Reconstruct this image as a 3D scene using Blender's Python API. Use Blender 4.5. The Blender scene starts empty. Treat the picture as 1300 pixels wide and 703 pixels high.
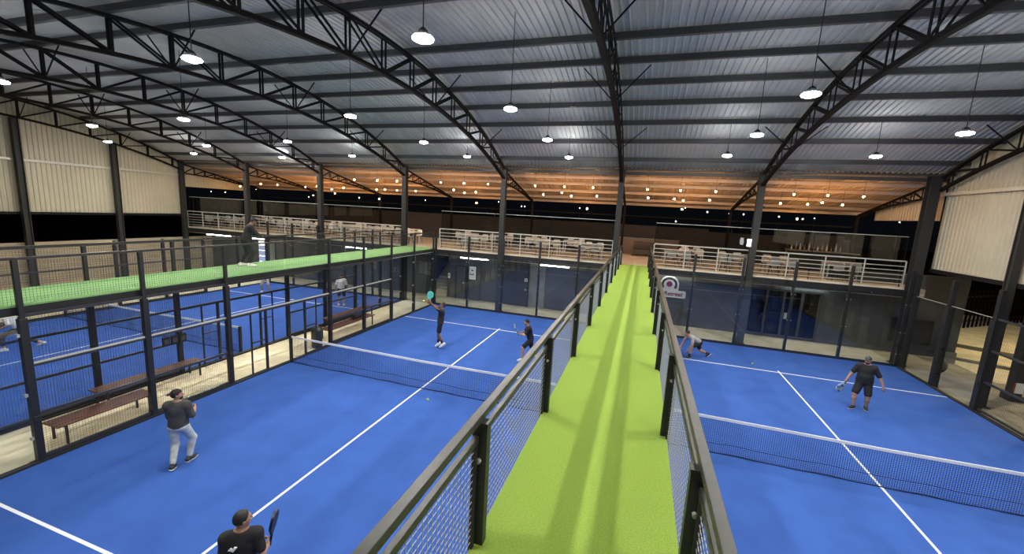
import bpy, math, random
import numpy as np
from math import sin, cos, pi, sqrt, radians as R
from mathutils import Vector, Matrix
random.seed(7)
C = bpy.context.scene.collection

# ------------------------------------------------------------------ mesh helper
def nrm(a):
    a = np.array(a, float); l = np.linalg.norm(a); return a / l if l > 1e-9 else a
class MB:
    def __init__(s): s.v = []; s.f = []; s.smooth = False
    def add(s, vs, fs):
        o = len(s.v); s.v += [tuple(map(float, p)) for p in vs]; s.f += [tuple(o + i for i in f) for f in fs]; return s
    def box(s, x0, x1, y0, y1, z0, z1):
        v = [(x, y, z) for x in (x0, x1) for y in (y0, y1) for z in (z0, z1)]
        return s.add(v, [(0,1,3,2),(4,6,7,5),(0,4,5,1),(2,3,7,6),(0,2,6,4),(1,5,7,3)])
    def bar(s, p, q, w, h, up=(0,0,1), caps=True):
        p = np.array(p, float); q = np.array(q, float); d = nrm(q - p); u = np.array(up, float)
        if abs(d @ u) > .98: u = np.array((0., 1., 0.)) if abs(d[1]) < .9 else np.array((1., 0., 0.))
        r = nrm(np.cross(d, u)); u = np.cross(r, d)
        v = [c + r * a * w / 2 + u * b * h / 2 for c in (p, q) for a, b in ((-1,-1),(1,-1),(1,1),(-1,1))]
        f = [(0,1,5,4),(1,2,6,5),(2,3,7,6),(3,0,4,7)]
        if caps: f += [(3,2,1,0),(4,5,6,7)]
        return s.add(v, f)
    def tube(s, p, q, r0, r1=None, n=10, caps=True):
        r1 = r0 if r1 is None else r1
        p = np.array(p, float); q = np.array(q, float); d = nrm(q - p)
        a = np.array((0,0,1.)) if abs(d[2]) < .9 else np.array((1.,0,0))
        x = nrm(np.cross(d, a)); y = np.cross(d, x)
        v = [c + (x * cos(t) + y * sin(t)) * r for c, r in ((p, r0), (q, r1)) for t in [2*pi*i/n for i in range(n)]]
        f = [(i, (i+1) % n, n + (i+1) % n, n + i) for i in range(n)]
        if caps: f += [tuple(range(n))[::-1], tuple(range(n, 2*n))]
        return s.add(v, f)
    def lathe(s, prof, n=20, c=(0,0,0)):
        c = np.array(c, float); v = []; f = []
        for r, z in prof: v += [c + (r*cos(2*pi*i/n), r*sin(2*pi*i/n), z) for i in range(n)]
        for k in range(len(prof)-1):
            f += [(k*n+i, k*n+(i+1) % n, (k+1)*n+(i+1) % n, (k+1)*n+i) for i in range(n)]
        f += [tuple(range(n))[::-1], tuple(range((len(prof)-1)*n, len(prof)*n))]
        return s.add(v, f)
    def ball(s, c, r, n=12, m=8, sc=(1,1,1)):
        prof = [(r*sin(pi*k/m) + 1e-5, -r*cos(pi*k/m)) for k in range(m+1)]
        t = MB(); t.lathe(prof, n); return s.add([(c[0]+x*sc[0], c[1]+y*sc[1], c[2]+z*sc[2]) for x, y, z in t.v], t.f)
    def sweep(s, pts, w, h, side):          # rectangular bar along a polyline lying in a plane with normal `side`
        pts = [np.array(p, float) for p in pts]; side = nrm(side); v = []; n = len(pts)
        for i, p in enumerate(pts):
            d = nrm(pts[min(i+1, n-1)] - pts[max(i-1, 0)]); u = np.cross(side, d)
            v += [p + side*a*w/2 + u*b*h/2 for a, b in ((-1,-1),(1,-1),(1,1),(-1,1))]
        f = [(4*i+k, 4*i+(k+1) % 4, 4*i+4+(k+1) % 4, 4*i+4+k) for i in range(n-1) for k in range(4)] + [(3,2,1,0), tuple(4*(n-1)+k for k in range(4))]
        return s.add(v, f)
    def prism(s, poly, axis, a0, a1):       # poly in the two other axes, extruded along axis
        n = len(poly); v = []
        for a in (a0, a1):
            for p in poly:
                q = list(p); q.insert(axis, a); v.append(q)
        f = [(i, (i+1) % n, n+(i+1) % n, n+i) for i in range(n)] + [tuple(range(n))[::-1], tuple(range(n, 2*n))]
        return s.add(v, f)
    def build(s, name, m, parent=None, bevel=0, smooth=False):
        me = bpy.data.meshes.new(name); vs = s.v
        if parent is not None:
            L = world_loc(parent); vs = [(x-L[0], y-L[1], z-L[2]) for x, y, z in vs]
        me.from_pydata(vs, [], s.f); me.update()
        o = bpy.data.objects.new(name, me); C.objects.link(o)
        me.materials.append(m)
        if parent is not None: o.parent = parent
        if smooth or s.smooth:
            for p in me.polygons: p.use_smooth = True
        if bevel:
            b = o.modifiers.new('bevel', 'BEVEL'); b.width = bevel; b.segments = 2; b.limit_method = 'ANGLE'
        return o
LOC = {}
def world_loc(o):
    t = np.zeros(3)
    while o is not None: t = t + np.array(o.location); o = o.parent
    return t
def thing(name, label, cat, loc=(0,0,0), group=None, rz=0):
    o = bpy.data.objects.new(name, None); C.objects.link(o); o.empty_display_size = .1
    o.location = loc; o.rotation_euler = (0, 0, rz); tag(o, label, cat, group); return o
def tag(o, label, cat, group=None, kind='thing'):
    o['label'] = label; o['category'] = cat; o['kind'] = kind
    if group: o['group'] = group
    return o
def struct(name, mb, m, label=None, cat=None, **k):
    o = mb.build(name, m, **k); o['kind'] = 'structure'
    o['label'] = label or name.replace('_', ' '); o['category'] = cat or name.split('_')[0]; return o
KIDS = {}
def dup(root, loc, label, rz=0, group=None):
    r = root.copy(); C.objects.link(r); r.location = loc; r.rotation_euler = (0, 0, rz); r['label'] = label
    if group: r['group'] = group
    def rec(o, c):
        for ch in o.children:
            d = ch.copy(); C.objects.link(d); d.parent = c; d.matrix_parent_inverse = ch.matrix_parent_inverse.copy(); rec(ch, d)
    rec(root, r); return r
ORD = ['first','second','third','fourth','fifth','sixth','seventh','eighth','ninth','tenth','eleventh','twelfth','thirteenth','fourteenth','fifteenth','sixteenth']

# ------------------------------------------------------------------ materials
def mat(name, col, rough=.6, metal=0., var=0., scale=8., bump=0., bscale=60., emit=None, es=0., spec=.5, stretch=None, col2=None):
    m = bpy.data.materials.new(name); m.use_nodes = True; nt = m.node_tree; b = nt.nodes['Principled BSDF']
    b.inputs['Base Color'].default_value = (*col, 1); b.inputs['Roughness'].default_value = rough; b.inputs['Metallic'].default_value = metal
    b.inputs['Specular IOR Level'].default_value = spec
    tc = nt.nodes.new('ShaderNodeTexCoord'); co = tc.outputs['Object']
    if stretch:
        mp = nt.nodes.new('ShaderNodeMapping'); mp.inputs['Scale'].default_value = stretch; nt.links.new(co, mp.inputs[0]); co = mp.outputs[0]
    if var or col2:
        n = nt.nodes.new('ShaderNodeTexNoise'); n.inputs['Scale'].default_value = scale; n.inputs['Detail'].default_value = 6; nt.links.new(co, n.inputs['Vector'])
        r = nt.nodes.new('ShaderNodeValToRGB'); nt.links.new(n.outputs['Fac'], r.inputs[0])
        lo = col2 if col2 else tuple(c*(1-var) for c in col); hi = col if col2 else tuple(min(1, c*(1+var)) for c in col)
        r.color_ramp.elements[0].position = .35; r.color_ramp.elements[1].position = .65
        r.color_ramp.elements[0].color = (*lo, 1); r.color_ramp.elements[1].color = (*hi, 1)
        nt.links.new(r.outputs[0], b.inputs['Base Color'])
    if bump:
        n = nt.nodes.new('ShaderNodeTexNoise'); n.inputs['Scale'].default_value = bscale; n.inputs['Detail'].default_value = 4; nt.links.new(co, n.inputs['Vector'])
        bp = nt.nodes.new('ShaderNodeBump'); bp.inputs['Strength'].default_value = bump; bp.inputs['Distance'].default_value = .02
        nt.links.new(n.outputs['Fac'], bp.inputs['Height']); nt.links.new(bp.outputs[0], b.inputs['Normal'])
    if emit:
        b.inputs['Emission Color'].default_value = (*emit, 1); b.inputs['Emission Strength'].default_value = es
    return m
def glassmat(name, tint, base=.04, power=5):
    m = bpy.data.materials.new(name); m.use_nodes = True; nt = m.node_tree; nt.nodes.clear()
    out = nt.nodes.new('ShaderNodeOutputMaterial'); mix = nt.nodes.new('ShaderNodeMixShader')
    tr = nt.nodes.new('ShaderNodeBsdfTransparent'); tr.inputs[0].default_value = (*tint, 1)
    gl = nt.nodes.new('ShaderNodeBsdfGlossy'); gl.inputs['Roughness'].default_value = .0; gl.inputs[0].default_value = (1,1,1,1)
    lw = nt.nodes.new('ShaderNodeLayerWeight'); lw.inputs[0].default_value = .5
    pw = nt.nodes.new('ShaderNodeMath'); pw.operation = 'POWER'; pw.inputs[1].default_value = power; nt.links.new(lw.outputs['Facing'], pw.inputs[0])
    ma = nt.nodes.new('ShaderNodeMath'); ma.operation = 'MULTIPLY_ADD'; ma.inputs[1].default_value = 1-base; ma.inputs[2].default_value = base
    nt.links.new(pw.outputs[0], ma.inputs[0]); nt.links.new(ma.outputs[0], mix.inputs[0])
    nt.links.new(tr.outputs[0], mix.inputs[1]); nt.links.new(gl.outputs[0], mix.inputs[2]); nt.links.new(mix.outputs[0], out.inputs[0])
    return m
LAMP = 1200.; BULB = 480.
M = dict(
 turf=mat('blue_court_turf', (.041,.115,.425), .85, var=.07, scale=1.6, bump=.5, bscale=220, spec=.2),
 line=mat('white_court_line', (.82,.84,.86), .8),
 kerb=mat('black_kerb', (.012,.013,.016), .6),
 green=mat('lime_walkway_turf', (.35,.515,.085), .85, var=.10, scale=70, bump=.8, bscale=320, spec=.15),
 green2=mat('green_walkway_turf', (.31,.56,.22), .85, var=.10, scale=60, bump=.8, bscale=320, spec=.15),
 black=mat('black_steel', (.014,.0145,.015), .45),
 rail=mat('worn_dark_rail_paint', (.024,.023,.019), .42, var=.25, scale=20),
 wire=mat('galvanised_wire', (.34,.36,.42), .5, .2),
 wired=mat('dark_wire', (.03,.032,.035), .5),
 net=mat('navy_net_cord', (.010,.022,.075), .7),
 truss=mat('dark_truss_paint', (.009,.009,.010), .75, spec=.15),
 trussb=mat('brown_truss_chord', (.010,.0085,.008), .8, spec=.12),
 purlin=mat('grey_purlin_steel', (.058,.060,.064), .5, .1),
 roof=mat('silver_roof_sheet', (.46,.452,.43), .55, .05, var=.08, scale=1.2, spec=.25),
 canopy=mat('pale_canopy_sheet', (.45,.37,.29), .5, .1),
 sheet=mat('cream_wall_sheet', (.46,.42,.31), .5, var=.05, scale=.8),
 conc=mat('beige_concrete', (.84,.74,.50), .8, var=.14, scale=1.1, bump=.15, bscale=30),
 concg=mat('grey_concrete', (.20,.20,.18), .8, var=.15, scale=2),
 deckc=mat('pale_deck_floor', (.62,.55,.44), .6, var=.08, scale=1.5),
 navy=mat('navy_wall_paint', (.078,.080,.080), .6, var=.12, scale=1.2),
 navyd=mat('navy_door_paint', (.060,.062,.068), .5, spec=.2),
 greyw=mat('grey_wall_paint', (.085,.088,.088), .7, var=.12, scale=1.0),
 brownw=mat('brown_block_wall', (.36,.30,.21), .85, var=.14, scale=2, stretch=(.4,.4,5)),
 darkw=mat('dark_brown_cladding', (.016,.0125,.010), .7, var=.35, scale=3, stretch=(.3,1,5)),
 night=mat('night_ground', (.012,.011,.010), .9),
 galv=mat('pale_galvanised_rail', (.50,.50,.44), .45, .2),
 white=mat('white_plastic', (.75,.75,.72), .45),
 whitef=mat('white_frame_paint', (.72,.72,.68), .45),
 chleg=mat('black_chair_leg', (.012,.012,.012), .5),
 wood=mat('red_brown_bench_slat', (.16,.062,.040), .5, var=.3, scale=6, stretch=(6,.6,6)),
 bin=mat('dark_grey_bin_plastic', (.035,.038,.036), .4),
 lens=mat('lamp_lens', (.9,.9,.9), .5, emit=(1.,.975,.90), es=LAMP),
 roof_fill=mat('roof_fill_glow', (.9,.9,.9), .5, emit=(.92,.96,1.), es=LAMP*.085),  # fill light for the roof, emitted by a ring around each lamp
 bulb=mat('amber_bulb_glass', (.9,.7,.4), .4, emit=(1.,.43,.10), es=BULB),
 tube=mat('white_tube_glow', (.9,.9,.9), .5, emit=(.93,1.,.93), es=22.),
 star=mat('distant_light_glow', (.9,.9,.9), .5, emit=(1.,.93,.8), es=9.),
 glass=glassmat('clear_glass', (.93,.95,.955), base=.036),
 wglass=glassmat('smoky_screen_glass', (.80,.80,.78), base=.05),
 dglass=glassmat('dark_door_glass', (.50,.48,.50), base=.008),
 paper=mat('white_notice_paper', (.90,.91,.90), .7),
 ink=mat('dark_ink', (.03,.03,.035), .7),
 screen=mat('black_screen', (.006,.008,.009), .25),
 magenta=mat('magenta_paint', (.30,.012,.085), .5),
 ball=mat('yellow_green_felt', (.62,.75,.06), .9),
 skin=mat('skin', (.42,.24,.16), .55, spec=.35), skind=mat('brown_skin', (.20,.105,.065), .55, spec=.35),
 blackc=mat('black_cloth', (.012,.012,.014), .85), greyc=mat('charcoal_cloth', (.05,.05,.052), .85, var=.2, scale=9),
 lgrey=mat('light_grey_cloth', (.33,.32,.31), .85), denim=mat('pale_denim', (.55,.57,.55), .85, var=.14, scale=14),
 whitec=mat('white_cloth', (.68,.66,.62), .85), hair=mat('black_hair', (.010,.008,.007), .6),
 shoe=mat('white_shoe', (.78,.78,.76), .6), shoeb=mat('black_shoe', (.02,.02,.022), .6), sole=mat('pale_sole', (.7,.7,.66), .6),
 turq=mat('turquoise_racket', (.12,.62,.52), .4), racb=mat('black_racket', (.012,.013,.016), .35), racw=mat('white_blue_racket', (.45,.6,.7), .4, col2=(.02,.05,.2), scale=14),
 frail=mat('glossy_dark_frame_rail', (.05,.052,.058), .3, .3),
 dpick=mat('dark_picket_paint', (.004,.0035,.003), .9, spec=.0),
 concr=mat('dimmed_corridor_concrete', (.36,.32,.225), .85, var=.2, scale=1.4),  # darker copy of the floor concrete, standing in for dim light
 concb=mat('dimmed_strip_concrete', (.55,.49,.35), .8, var=.12, scale=1.4),  # floor concrete darkened in colour to tone down the tube wash
 stone=mat('stair_stone', (.52,.47,.37), .8), bottleg=mat('bottle_glass', (.20,.13,.06), .2), bottlew=mat('pale_bottle', (.5,.46,.4), .25),
 couch=mat('brown_leather', (.05,.032,.022), .5), flower=mat('dried_flower', (.38,.24,.12), .8, col2=(.12,.06,.03), scale=12),
 cool=mat('cooler_glow', (.4,.45,.7), .4, emit=(.30,.36,.75), es=.8), lit=mat('cooler_and_speaker_glow', (.9,.9,.9), .5, emit=(.9,.95,1.), es=5.),
 cable=mat('black_cable', (.01,.01,.01), .6), bag=mat('black_bag', (.018,.018,.02), .7), red=mat('red_sign_paint', (.3,.03,.02), .6),
)

# ------------------------------------------------------------------ camera
px = dict(cy=-10.31666, cz=5.4318, yaw=.302374, pit=.15765, rol=.053996, f=515.8065)
def camera():
    y, p, r = px['yaw'], px['pit'], px['rol']
    fw = np.array([-sin(y)*cos(p), cos(y)*cos(p), -sin(p)]); rt = np.array([cos(y), sin(y), 0]); up = np.cross(rt, fw)
    r2 = cos(r)*rt + sin(r)*up; u2 = -sin(r)*rt + cos(r)*up
    cam = bpy.data.cameras.new('camera'); o = bpy.data.objects.new('camera', cam); C.objects.link(o)
    m = Matrix.Identity(4)
    for i in range(3): m[i][0] = r2[i]; m[i][1] = u2[i]; m[i][2] = -fw[i]
    m[0][3], m[1][3], m[2][3] = 0, px['cy'], px['cz']
    o.matrix_world = m; cam.sensor_width = 36; cam.sensor_fit = 'HORIZONTAL'; cam.lens = 36*px['f']/1300; cam.clip_start = .05; cam.clip_end = 400
    bpy.context.scene.camera = o
camera()
sc = bpy.context.scene
w = bpy.data.worlds.new('night'); sc.world = w; w.use_nodes = True
w.node_tree.nodes['Background'].inputs[0].default_value = (.35,.42,.6,1); w.node_tree.nodes['Background'].inputs[1].default_value = .006
sc.view_settings.view_transform = 'Standard'; sc.view_settings.look = 'None'; sc.view_settings.gamma = 1; sc.view_settings.exposure = 0.0
sc.view_settings.use_curve_mapping = False
sc.cycles.transparent_max_bounces = 32; sc.cycles.max_bounces = 8; sc.cycles.diffuse_bounces = 4; sc.cycles.use_denoising = True
sc.cycles.sample_clamp_indirect = 6.; sc.cycles.caustics_reflective = False; sc.cycles.caustics_refractive = False

# ------------------------------------------------------------------ key dimensions
XL, XR = -31.2, 11.25                       # long side walls
AX, BX, CX = -5.913, 5.43, -18.1            # court centre lines
BOFF = -.26
DECK = 3.2
COLX = [10.72 - 5.95*k for k in range(8)]   # column lines
def rz(y): return 10.0 - (24.2 - sqrt(max(0, 24.2**2 - y*y)))          # underside of the main roof
def cz(y): return 7.62 - (y - 10.3)*.215                                # underside of the bar canopy

# ------------------------------------------------------------------ shell
struct('floor', MB().box(XL-.3, 10.62, -16, 10.2, -.2, 0), M['conc'], 'pale concrete floor around the courts', 'floor')
struct('floor_back_strip', MB().box(XL-.3, 10.62, 10.2, 12.4, -.2, 0), M['concb'], 'concrete strip between the glass walls and the rear wall', 'floor')
struct('floor_corridor_right', MB().box(10.62, 13.4, -16, 12.4, -.2, 0).box(13.4, 14.2, -16, 9.4, -.2, 0), M['concr'], 'concrete corridor beside the cream wall, darkened for its dim light', 'floor')
struct('floor_yard_edge', MB().box(13.4, 14.2, 9.4, 12.4, -.2, 0), M['conc'], 'pale edge of the lit yard', 'floor')
struct('ground_outside', MB().box(-120, 120, -60, 160, -.45, -.25), M['night'], 'dark ground outside the hall at night', 'ground')
def sheet(run, prof_axis, rows, period=.2, depth=.035):
    pass
def roof_sheet():
    mb = MB(); P = .2; xs = []; x = XL-.1
    while x < XR+.1: xs += [(x, 0), (x+.035, 0), (x+.05, .045), (x+.17, .045)]; x += P*.925
    ys = [-10.3 + 20.6*i/28 for i in range(29)]
    n = len(xs); v = [(a, y, rz(y)+h+.10) for y in ys for a, h in xs]
    f = [(j*n+i, (j+1)*n+i, (j+1)*n+i+1, j*n+i+1) for j in range(28) for i in range(n-1)]
    mb.add(v, f); o = mb.build('ceiling', M['roof']); o['kind'] = 'structure'; o['label'] = 'arched corrugated silver roof sheeting'; o['category'] = 'ceiling'
    mb = MB(); ys = [9.95, 12, 14, 16.6]; v = [(a, y, cz(y)+h+.10) for y in ys for a, h in xs]
    f = [(j*n+i, (j+1)*n+i, (j+1)*n+i+1, j*n+i+1) for j in range(3) for i in range(n-1)]
    mb.add(v, f); o = mb.build('ceiling_canopy', M['canopy']); o['kind'] = 'structure'; o['label'] = 'sloping corrugated canopy roof over the bar deck'; o['category'] = 'ceiling'
roof_sheet()
def wall_sheet(name, x, y0, y1, zb, zt, label, inward):
    mb = MB(); ys = []; y = y0
    while y < y1-.2: ys += [(y, 0), (y+.07, 0), (y+.09, .03), (y+.18, .03)]; y += .2
    ys.append((y1, 0)); n = len(ys); v = []
    for lvl in (0, 1):
        for a, h in ys: v.append((x + inward*h, a, (zt(a) if lvl else (zb(a) if callable(zb) else zb))))
    f = [(i, i+1, n+i+1, n+i) for i in range(n-1)]
    return struct(name, mb.add(v, f), M['sheet'], label, 'wall')
wall_sheet('wall_left', XL, -10.3, 10.4, 4.05, lambda y: rz(min(abs(y), 10.3))+.1, 'cream corrugated wall sheeting along the far side of the hall', 1)
wall_sheet('wall_right', XR, -10.3, 10.4, 4.05, lambda y: rz(min(abs(y), 10.3))+.1, 'cream corrugated wall sheeting beside the court with the walking man', -1)
wall_sheet('wall_left_gable', XL, 10.5, 15.4, 6.0, lambda y: max(cz(y)+.1, 6.05), 'small cream sheeted gable under the canopy at the far corner', 1)
wall_sheet('wall_right_gable', XR, 10.5, 15.4, 6.0, lambda y: max(cz(y)+.1, 6.05), 'small cream sheeted gable under the canopy beside the bar shelves', -1)
for nm, x, zz, i in (('trim_left_girt', XL+.12, 6.77, 1), ('trim_right_girt', XR-.14, 7.02, -1)):
    struct(nm, MB().bar((x, -10.3, zz), (x, 10.3, zz), .08, .12), M['galv'], f'thin horizontal girt on the {"far" if x < 0 else "near"} sheeted wall', 'trim')
for nm, x in (('trim_left_bottom', XL+.05), ('trim_right_bottom', XR-.05)):
    struct(nm, MB().bar((x, -10.3, 4.02), (x, 10.3, 4.02), .12, .14), M['truss'], f'dark bottom edge beam of the {"far" if x < 0 else "near"} sheeted wall', 'trim')
struct('wall_left_low', MB().box(XL-.15, XL+.05, -14, 12.3, 0, 2.46), M['brownw'], 'low brown block wall under the open gap', 'wall')

# back wall under the bar deck
YB = 12.3
struct('wall_back_left', MB().box(XL, -12.75, YB, YB+.2, 0, 2.9), M['greyw'], 'grey wall behind the far court glass', 'wall')
struct('wall_back_middle', MB().box(-11.25, 5.35, YB, YB+.2, 0, 2.9), M['navy'], 'navy painted wall behind the court glass', 'wall')
struct('wall_back_right', MB().box(8.45, 13.75, YB, YB+.2, 0, 3.65), M['greyw'], 'grey wall carrying the dark screen', 'wall')
struct('wall_back_lintel', MB().box(5.35, 8.45, YB, YB+.2, 2.42, 2.9), M['greyw'], 'strip of wall above the glazed shopfront', 'wall')
struct('wall_stair_well', MB().box(-12.75, -12.65, YB+.2, 16, 0, 2.9).box(-11.35, -11.25, YB+.2, 16, 0, 2.9).box(-12.75, -11.25, 16, 16.1, 0, 2.9), M['greyw'], 'grey walls of the stair well', 'wall')
for i, (a, b, m) in enumerate(((-6.02, -5.03, 'concg'), (-9.95, -9.05, 'greyw'), (-10.72, -9.95, 'greyw'))):
    struct(f'trim_pilaster_{i+1}', MB().box(a, b, YB-.06-.01*i, YB+.01, 0, 2.88), M[m], ('bare concrete strip on the navy wall','grey strip of wall behind the notice','grey strip of wall around the door')[i], 'trim')
# doors in the back wall
def door(n, x0, x1, zt, m, label, handle=True):
    o = MB().box(x0, x1, YB-.12, YB-.02, .02, zt).build(f'door_{n}', M[m]); tag(o, label, 'door', kind='structure')
    MB().box(x0-.07, x0, YB-.14, YB, 0, zt+.07).box(x1, x1+.07, YB-.14, YB, 0, zt+.07).box(x0, x1, YB-.14, YB, zt, zt+.07).build('door_frame', M['ink'], o)
    if handle: MB().box(x1-.16, x1-.06, YB-.16, YB-.12, .98, 1.06).build('door_handle', M['galv'], o)
door(1, -10.58, -10.0, 2.0, 'greyw', 'narrow grey door behind the court glass')
door(2, -7.55, -6.05, 2.55, 'navyd', 'wide navy door with a small white sign')
# glazed shopfront
o = MB().box(5.4, 8.42, YB+.02, YB+.05, .12, 2.40).build('window_1', M['dglass']); tag(o, 'dark glazed shopfront behind the court', 'window', kind='structure')
fr = MB()
for x in (5.42, 6.16, 6.9, 7.66, 8.40): fr.box(x-.05, x+.05, YB-.06, YB+.1, .1, 2.42)
fr.box(5.4, 8.42, YB-.06, YB+.1, .05, .15).box(5.4, 8.42, YB-.06, YB+.1, 2.34, 2.44); fr.build('window_frame', M['navyd'], o)
MB().box(6.98, 7.10, YB-.10, YB-.06, 1.0, 1.3).build('window_handle', M['galv'], o)
struct('floor_shop', MB().box(5.3, 8.5, YB+.1, 16, -.1, .02), M['concg'], 'dim floor behind the glazed shopfront', 'floor')
struct('wall_shop', MB().box(5.2, 8.6, 15.9, 16, 0, 2.9).box(5.2, 5.3, 12.5, 16, 0, 2.9).box(8.5, 8.6, 12.5, 16, 0, 2.9), M['greyw'], 'dim wall behind the glazed shopfront', 'wall')
t = thing('tube_lamp', 'short dim fill tube added inside the shopfront', 'lamp', (6.9,14.6,2.8)); MB().tube((6.5,14.6,2.8),(7.3,14.6,2.8),.02,n=8).build('tube', M['tube'], t); MB().box(6.45,7.35,14.57,14.63,2.82,3.02).build('batten', M['white'], t)  # tube added to brighten the shop interior
t = thing('flower_arrangement', 'dried flower bunch standing behind the shopfront glass', 'flowers', (8.0, 12.75, 0))
MB().lathe([(.14,0),(.16,.5),(.2,1.15),(.17,1.2)], 14, (8.0,12.75,.02)).build('vase', M['navyd'], t, smooth=True)
fb = MB()
for i in range(46):
    a = random.uniform(0, 2*pi); h = random.uniform(.1, .75); r = random.uniform(.05, .34)
    fb.bar((8.0,12.75,1.15), (8.0+r*cos(a), 12.75+.6*r*sin(a), 1.2+h), .008, .008); fb.ball((8.0+r*cos(a), 12.75+.6*r*sin(a), 1.2+h), random.uniform(.025,.06), 8, 5)
fb.build('dried_blooms', M['flower'], t)
t = thing('display_shelf', 'dark shelf with white boxes inside the shopfront', 'shelf', (6.6, 13.2, 0))
MB().box(5.6,7.4,13.0,13.4,.02,.06).box(5.6,7.4,13.0,13.4,.9,.94).box(5.6,7.4,13.0,13.4,1.6,1.64).box(5.55,5.6,13,13.4,.02,1.8).box(7.4,7.45,13,13.4,.02,1.8).build('shelf_frame', M['greyw'], t)
for i, x in enumerate((5.75, 6.2, 7.0)):
    tag(MB().box(x, x+.14, 13.05, 13.2, 1.64, 1.64+.3).build('display_box', M['white'], bevel=.008), 'small white box on the shelf inside the shopfront', 'box', 'boxes on the shop shelf')
# stairs
t = thing('staircase', 'stone stairs climbing behind the glass beside the grey door', 'stairs', (-12, 12.4, 0))
for i in range(10): MB().box(-12.64, -11.36, 12.4+i*.28, 12.4+(i+1)*.28+.02, 0 if i == 0 else i*.17-.05, (i+1)*.17).build('step', M['stone'], t)
# deck slab and soffit
struct('floor_deck', MB().box(XL, XR, 10.45, 17.6, 3.02, DECK), M['deckc'], 'pale floor of the raised bar deck', 'floor')
struct('trim_deck_beam', MB().box(XL, -13.3, 10.38, 10.46, 2.84, 3.13).box(-13.3, 10.55, 10.38, 10.46, 2.84, 3.13), M['black'], 'black edge beam of the raised bar deck', 'trim')
struct('trim_deck_soffit_edge', MB().box(XL, 10.55, 10.47, 10.53, 2.80, 2.9), M['conc'], 'pale lower edge of the bar deck slab', 'trim')
struct('ceiling_under_deck', MB().box(XL, XR, 10.46, 12.5, 2.9, 3.02), M['conc'], 'concrete soffit under the bar deck', 'ceiling')
struct('wall_bar_back', MB().box(XL, 3.9, 17.5, 17.6, DECK, 5.05).box(3.9, XR, 17.5, 17.6, DECK, 4.9), M['darkw'], 'dark clad rear wall of the bar deck', 'wall')
struct('wall_far_dark', MB().box(XL, XR, 17.55, 17.65, 0, 3.02), M['night'], 'dark wall below the bar deck', 'wall')
for i, zz in enumerate((5.62,)):
    struct('trim_rear_rail', MB().bar((XL, 17.5, zz), (XR, 17.5, zz), .06, .09), M['trussb'], 'horizontal rail across the open rear of the bar deck', 'trim')

# ------------------------------------------------------------------ courts
def court(n, cx, off, label, lines=True):
    o = MB().box(cx-5, cx+5, -10+off, 10+off, -.1, .02).build(f'floor_court_{n}', M['turf']); tag(o, label, 'floor', kind='structure')
    l = MB(); z = .0235
    for y in (6.95, -6.95): l.box(cx-4.98, cx+4.98, off+y-.025, off+y+.025, .019, z)
    l.box(cx-.025, cx+.025, off-7.15, off+7.15, .019, z+.0005)
    l.build('court_line', M['line'], o)
    k = MB()
    k.box(cx-5.13, cx-4.99, -10.1+off, 10.1+off, -.05, .055).box(cx+4.99, cx+5.13, -10.1+off, 10.1+off, -.05, .055)
    k.box(cx-5.13, cx+5.13, 9.99+off, 10.13+off, -.05, .056).box(cx-5.13, cx+5.13, -10.13+off, -9.99+off, -.05, .056)
    k.build('court_kerb', M['kerb'], o)
court(1, AX, 0, 'blue turf court where a man jumps for the ball')
court(2, BX, BOFF, 'blue turf court under the grey wall and dark screen')
court(3, CX, 0, 'blue turf court seen through the mesh beyond the benches')
def net(cx, off, label):
    t = thing('padel_net', label, 'net', (cx, off, .02))
    n = 224; m = MB(); th = .0045
    def top(x): return .86 + .04*abs(x-cx)/5
    for i in range(n):
        x = cx-4.92+9.84*i/(n-1); sag = .012*sin(i*.31)
        m.bar((x, off+sag, .03), (x, off, top(x)), th, th, caps=False)
    for j in range(20):
        z = .03 + .042*j
        if j == 6: continue
        pts = [(cx-4.92+9.84*i/40, off+.012*sin(i*1.7)*(1-j/20), z*top(cx-4.92+9.84*i/40)/.87) for i in range(41)]
        for a, b in zip(pts, pts[1:]): m.bar(a, b, th, th, caps=False)
    for z, w in ((.04, .02), (.28, .012)):
        pts = [(cx-4.92+9.84*i/40, off+.012*sin(i*1.7), z+.008*sin(i*.9)) for i in range(41)]
        for a, b in zip(pts, pts[1:]): m.bar(a, b, .008, w, caps=False)
    m.build('net_mesh', M['net'], t)
    tp = MB()
    for s in (-1, 1): tp.bar((cx, off, top(cx)+.02), (cx+s*4.95, off, top(cx+4.95)+.02), .02, .065)
    tp.build('net_tape', M['line'], t)
    for s in (-1, 1):
        MB().box(cx+s*4.96-.04, cx+s*4.96+.04, off-.04, off+.04, .02, .96).build('net_post', M['black'], t, bevel=.008)
net(AX, 0, 'net across the court with the jumping man'); net(BX, BOFF, 'net across the court with the heavy man in black'); net(CX, 0, 'net across the court seen through the mesh')

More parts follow.
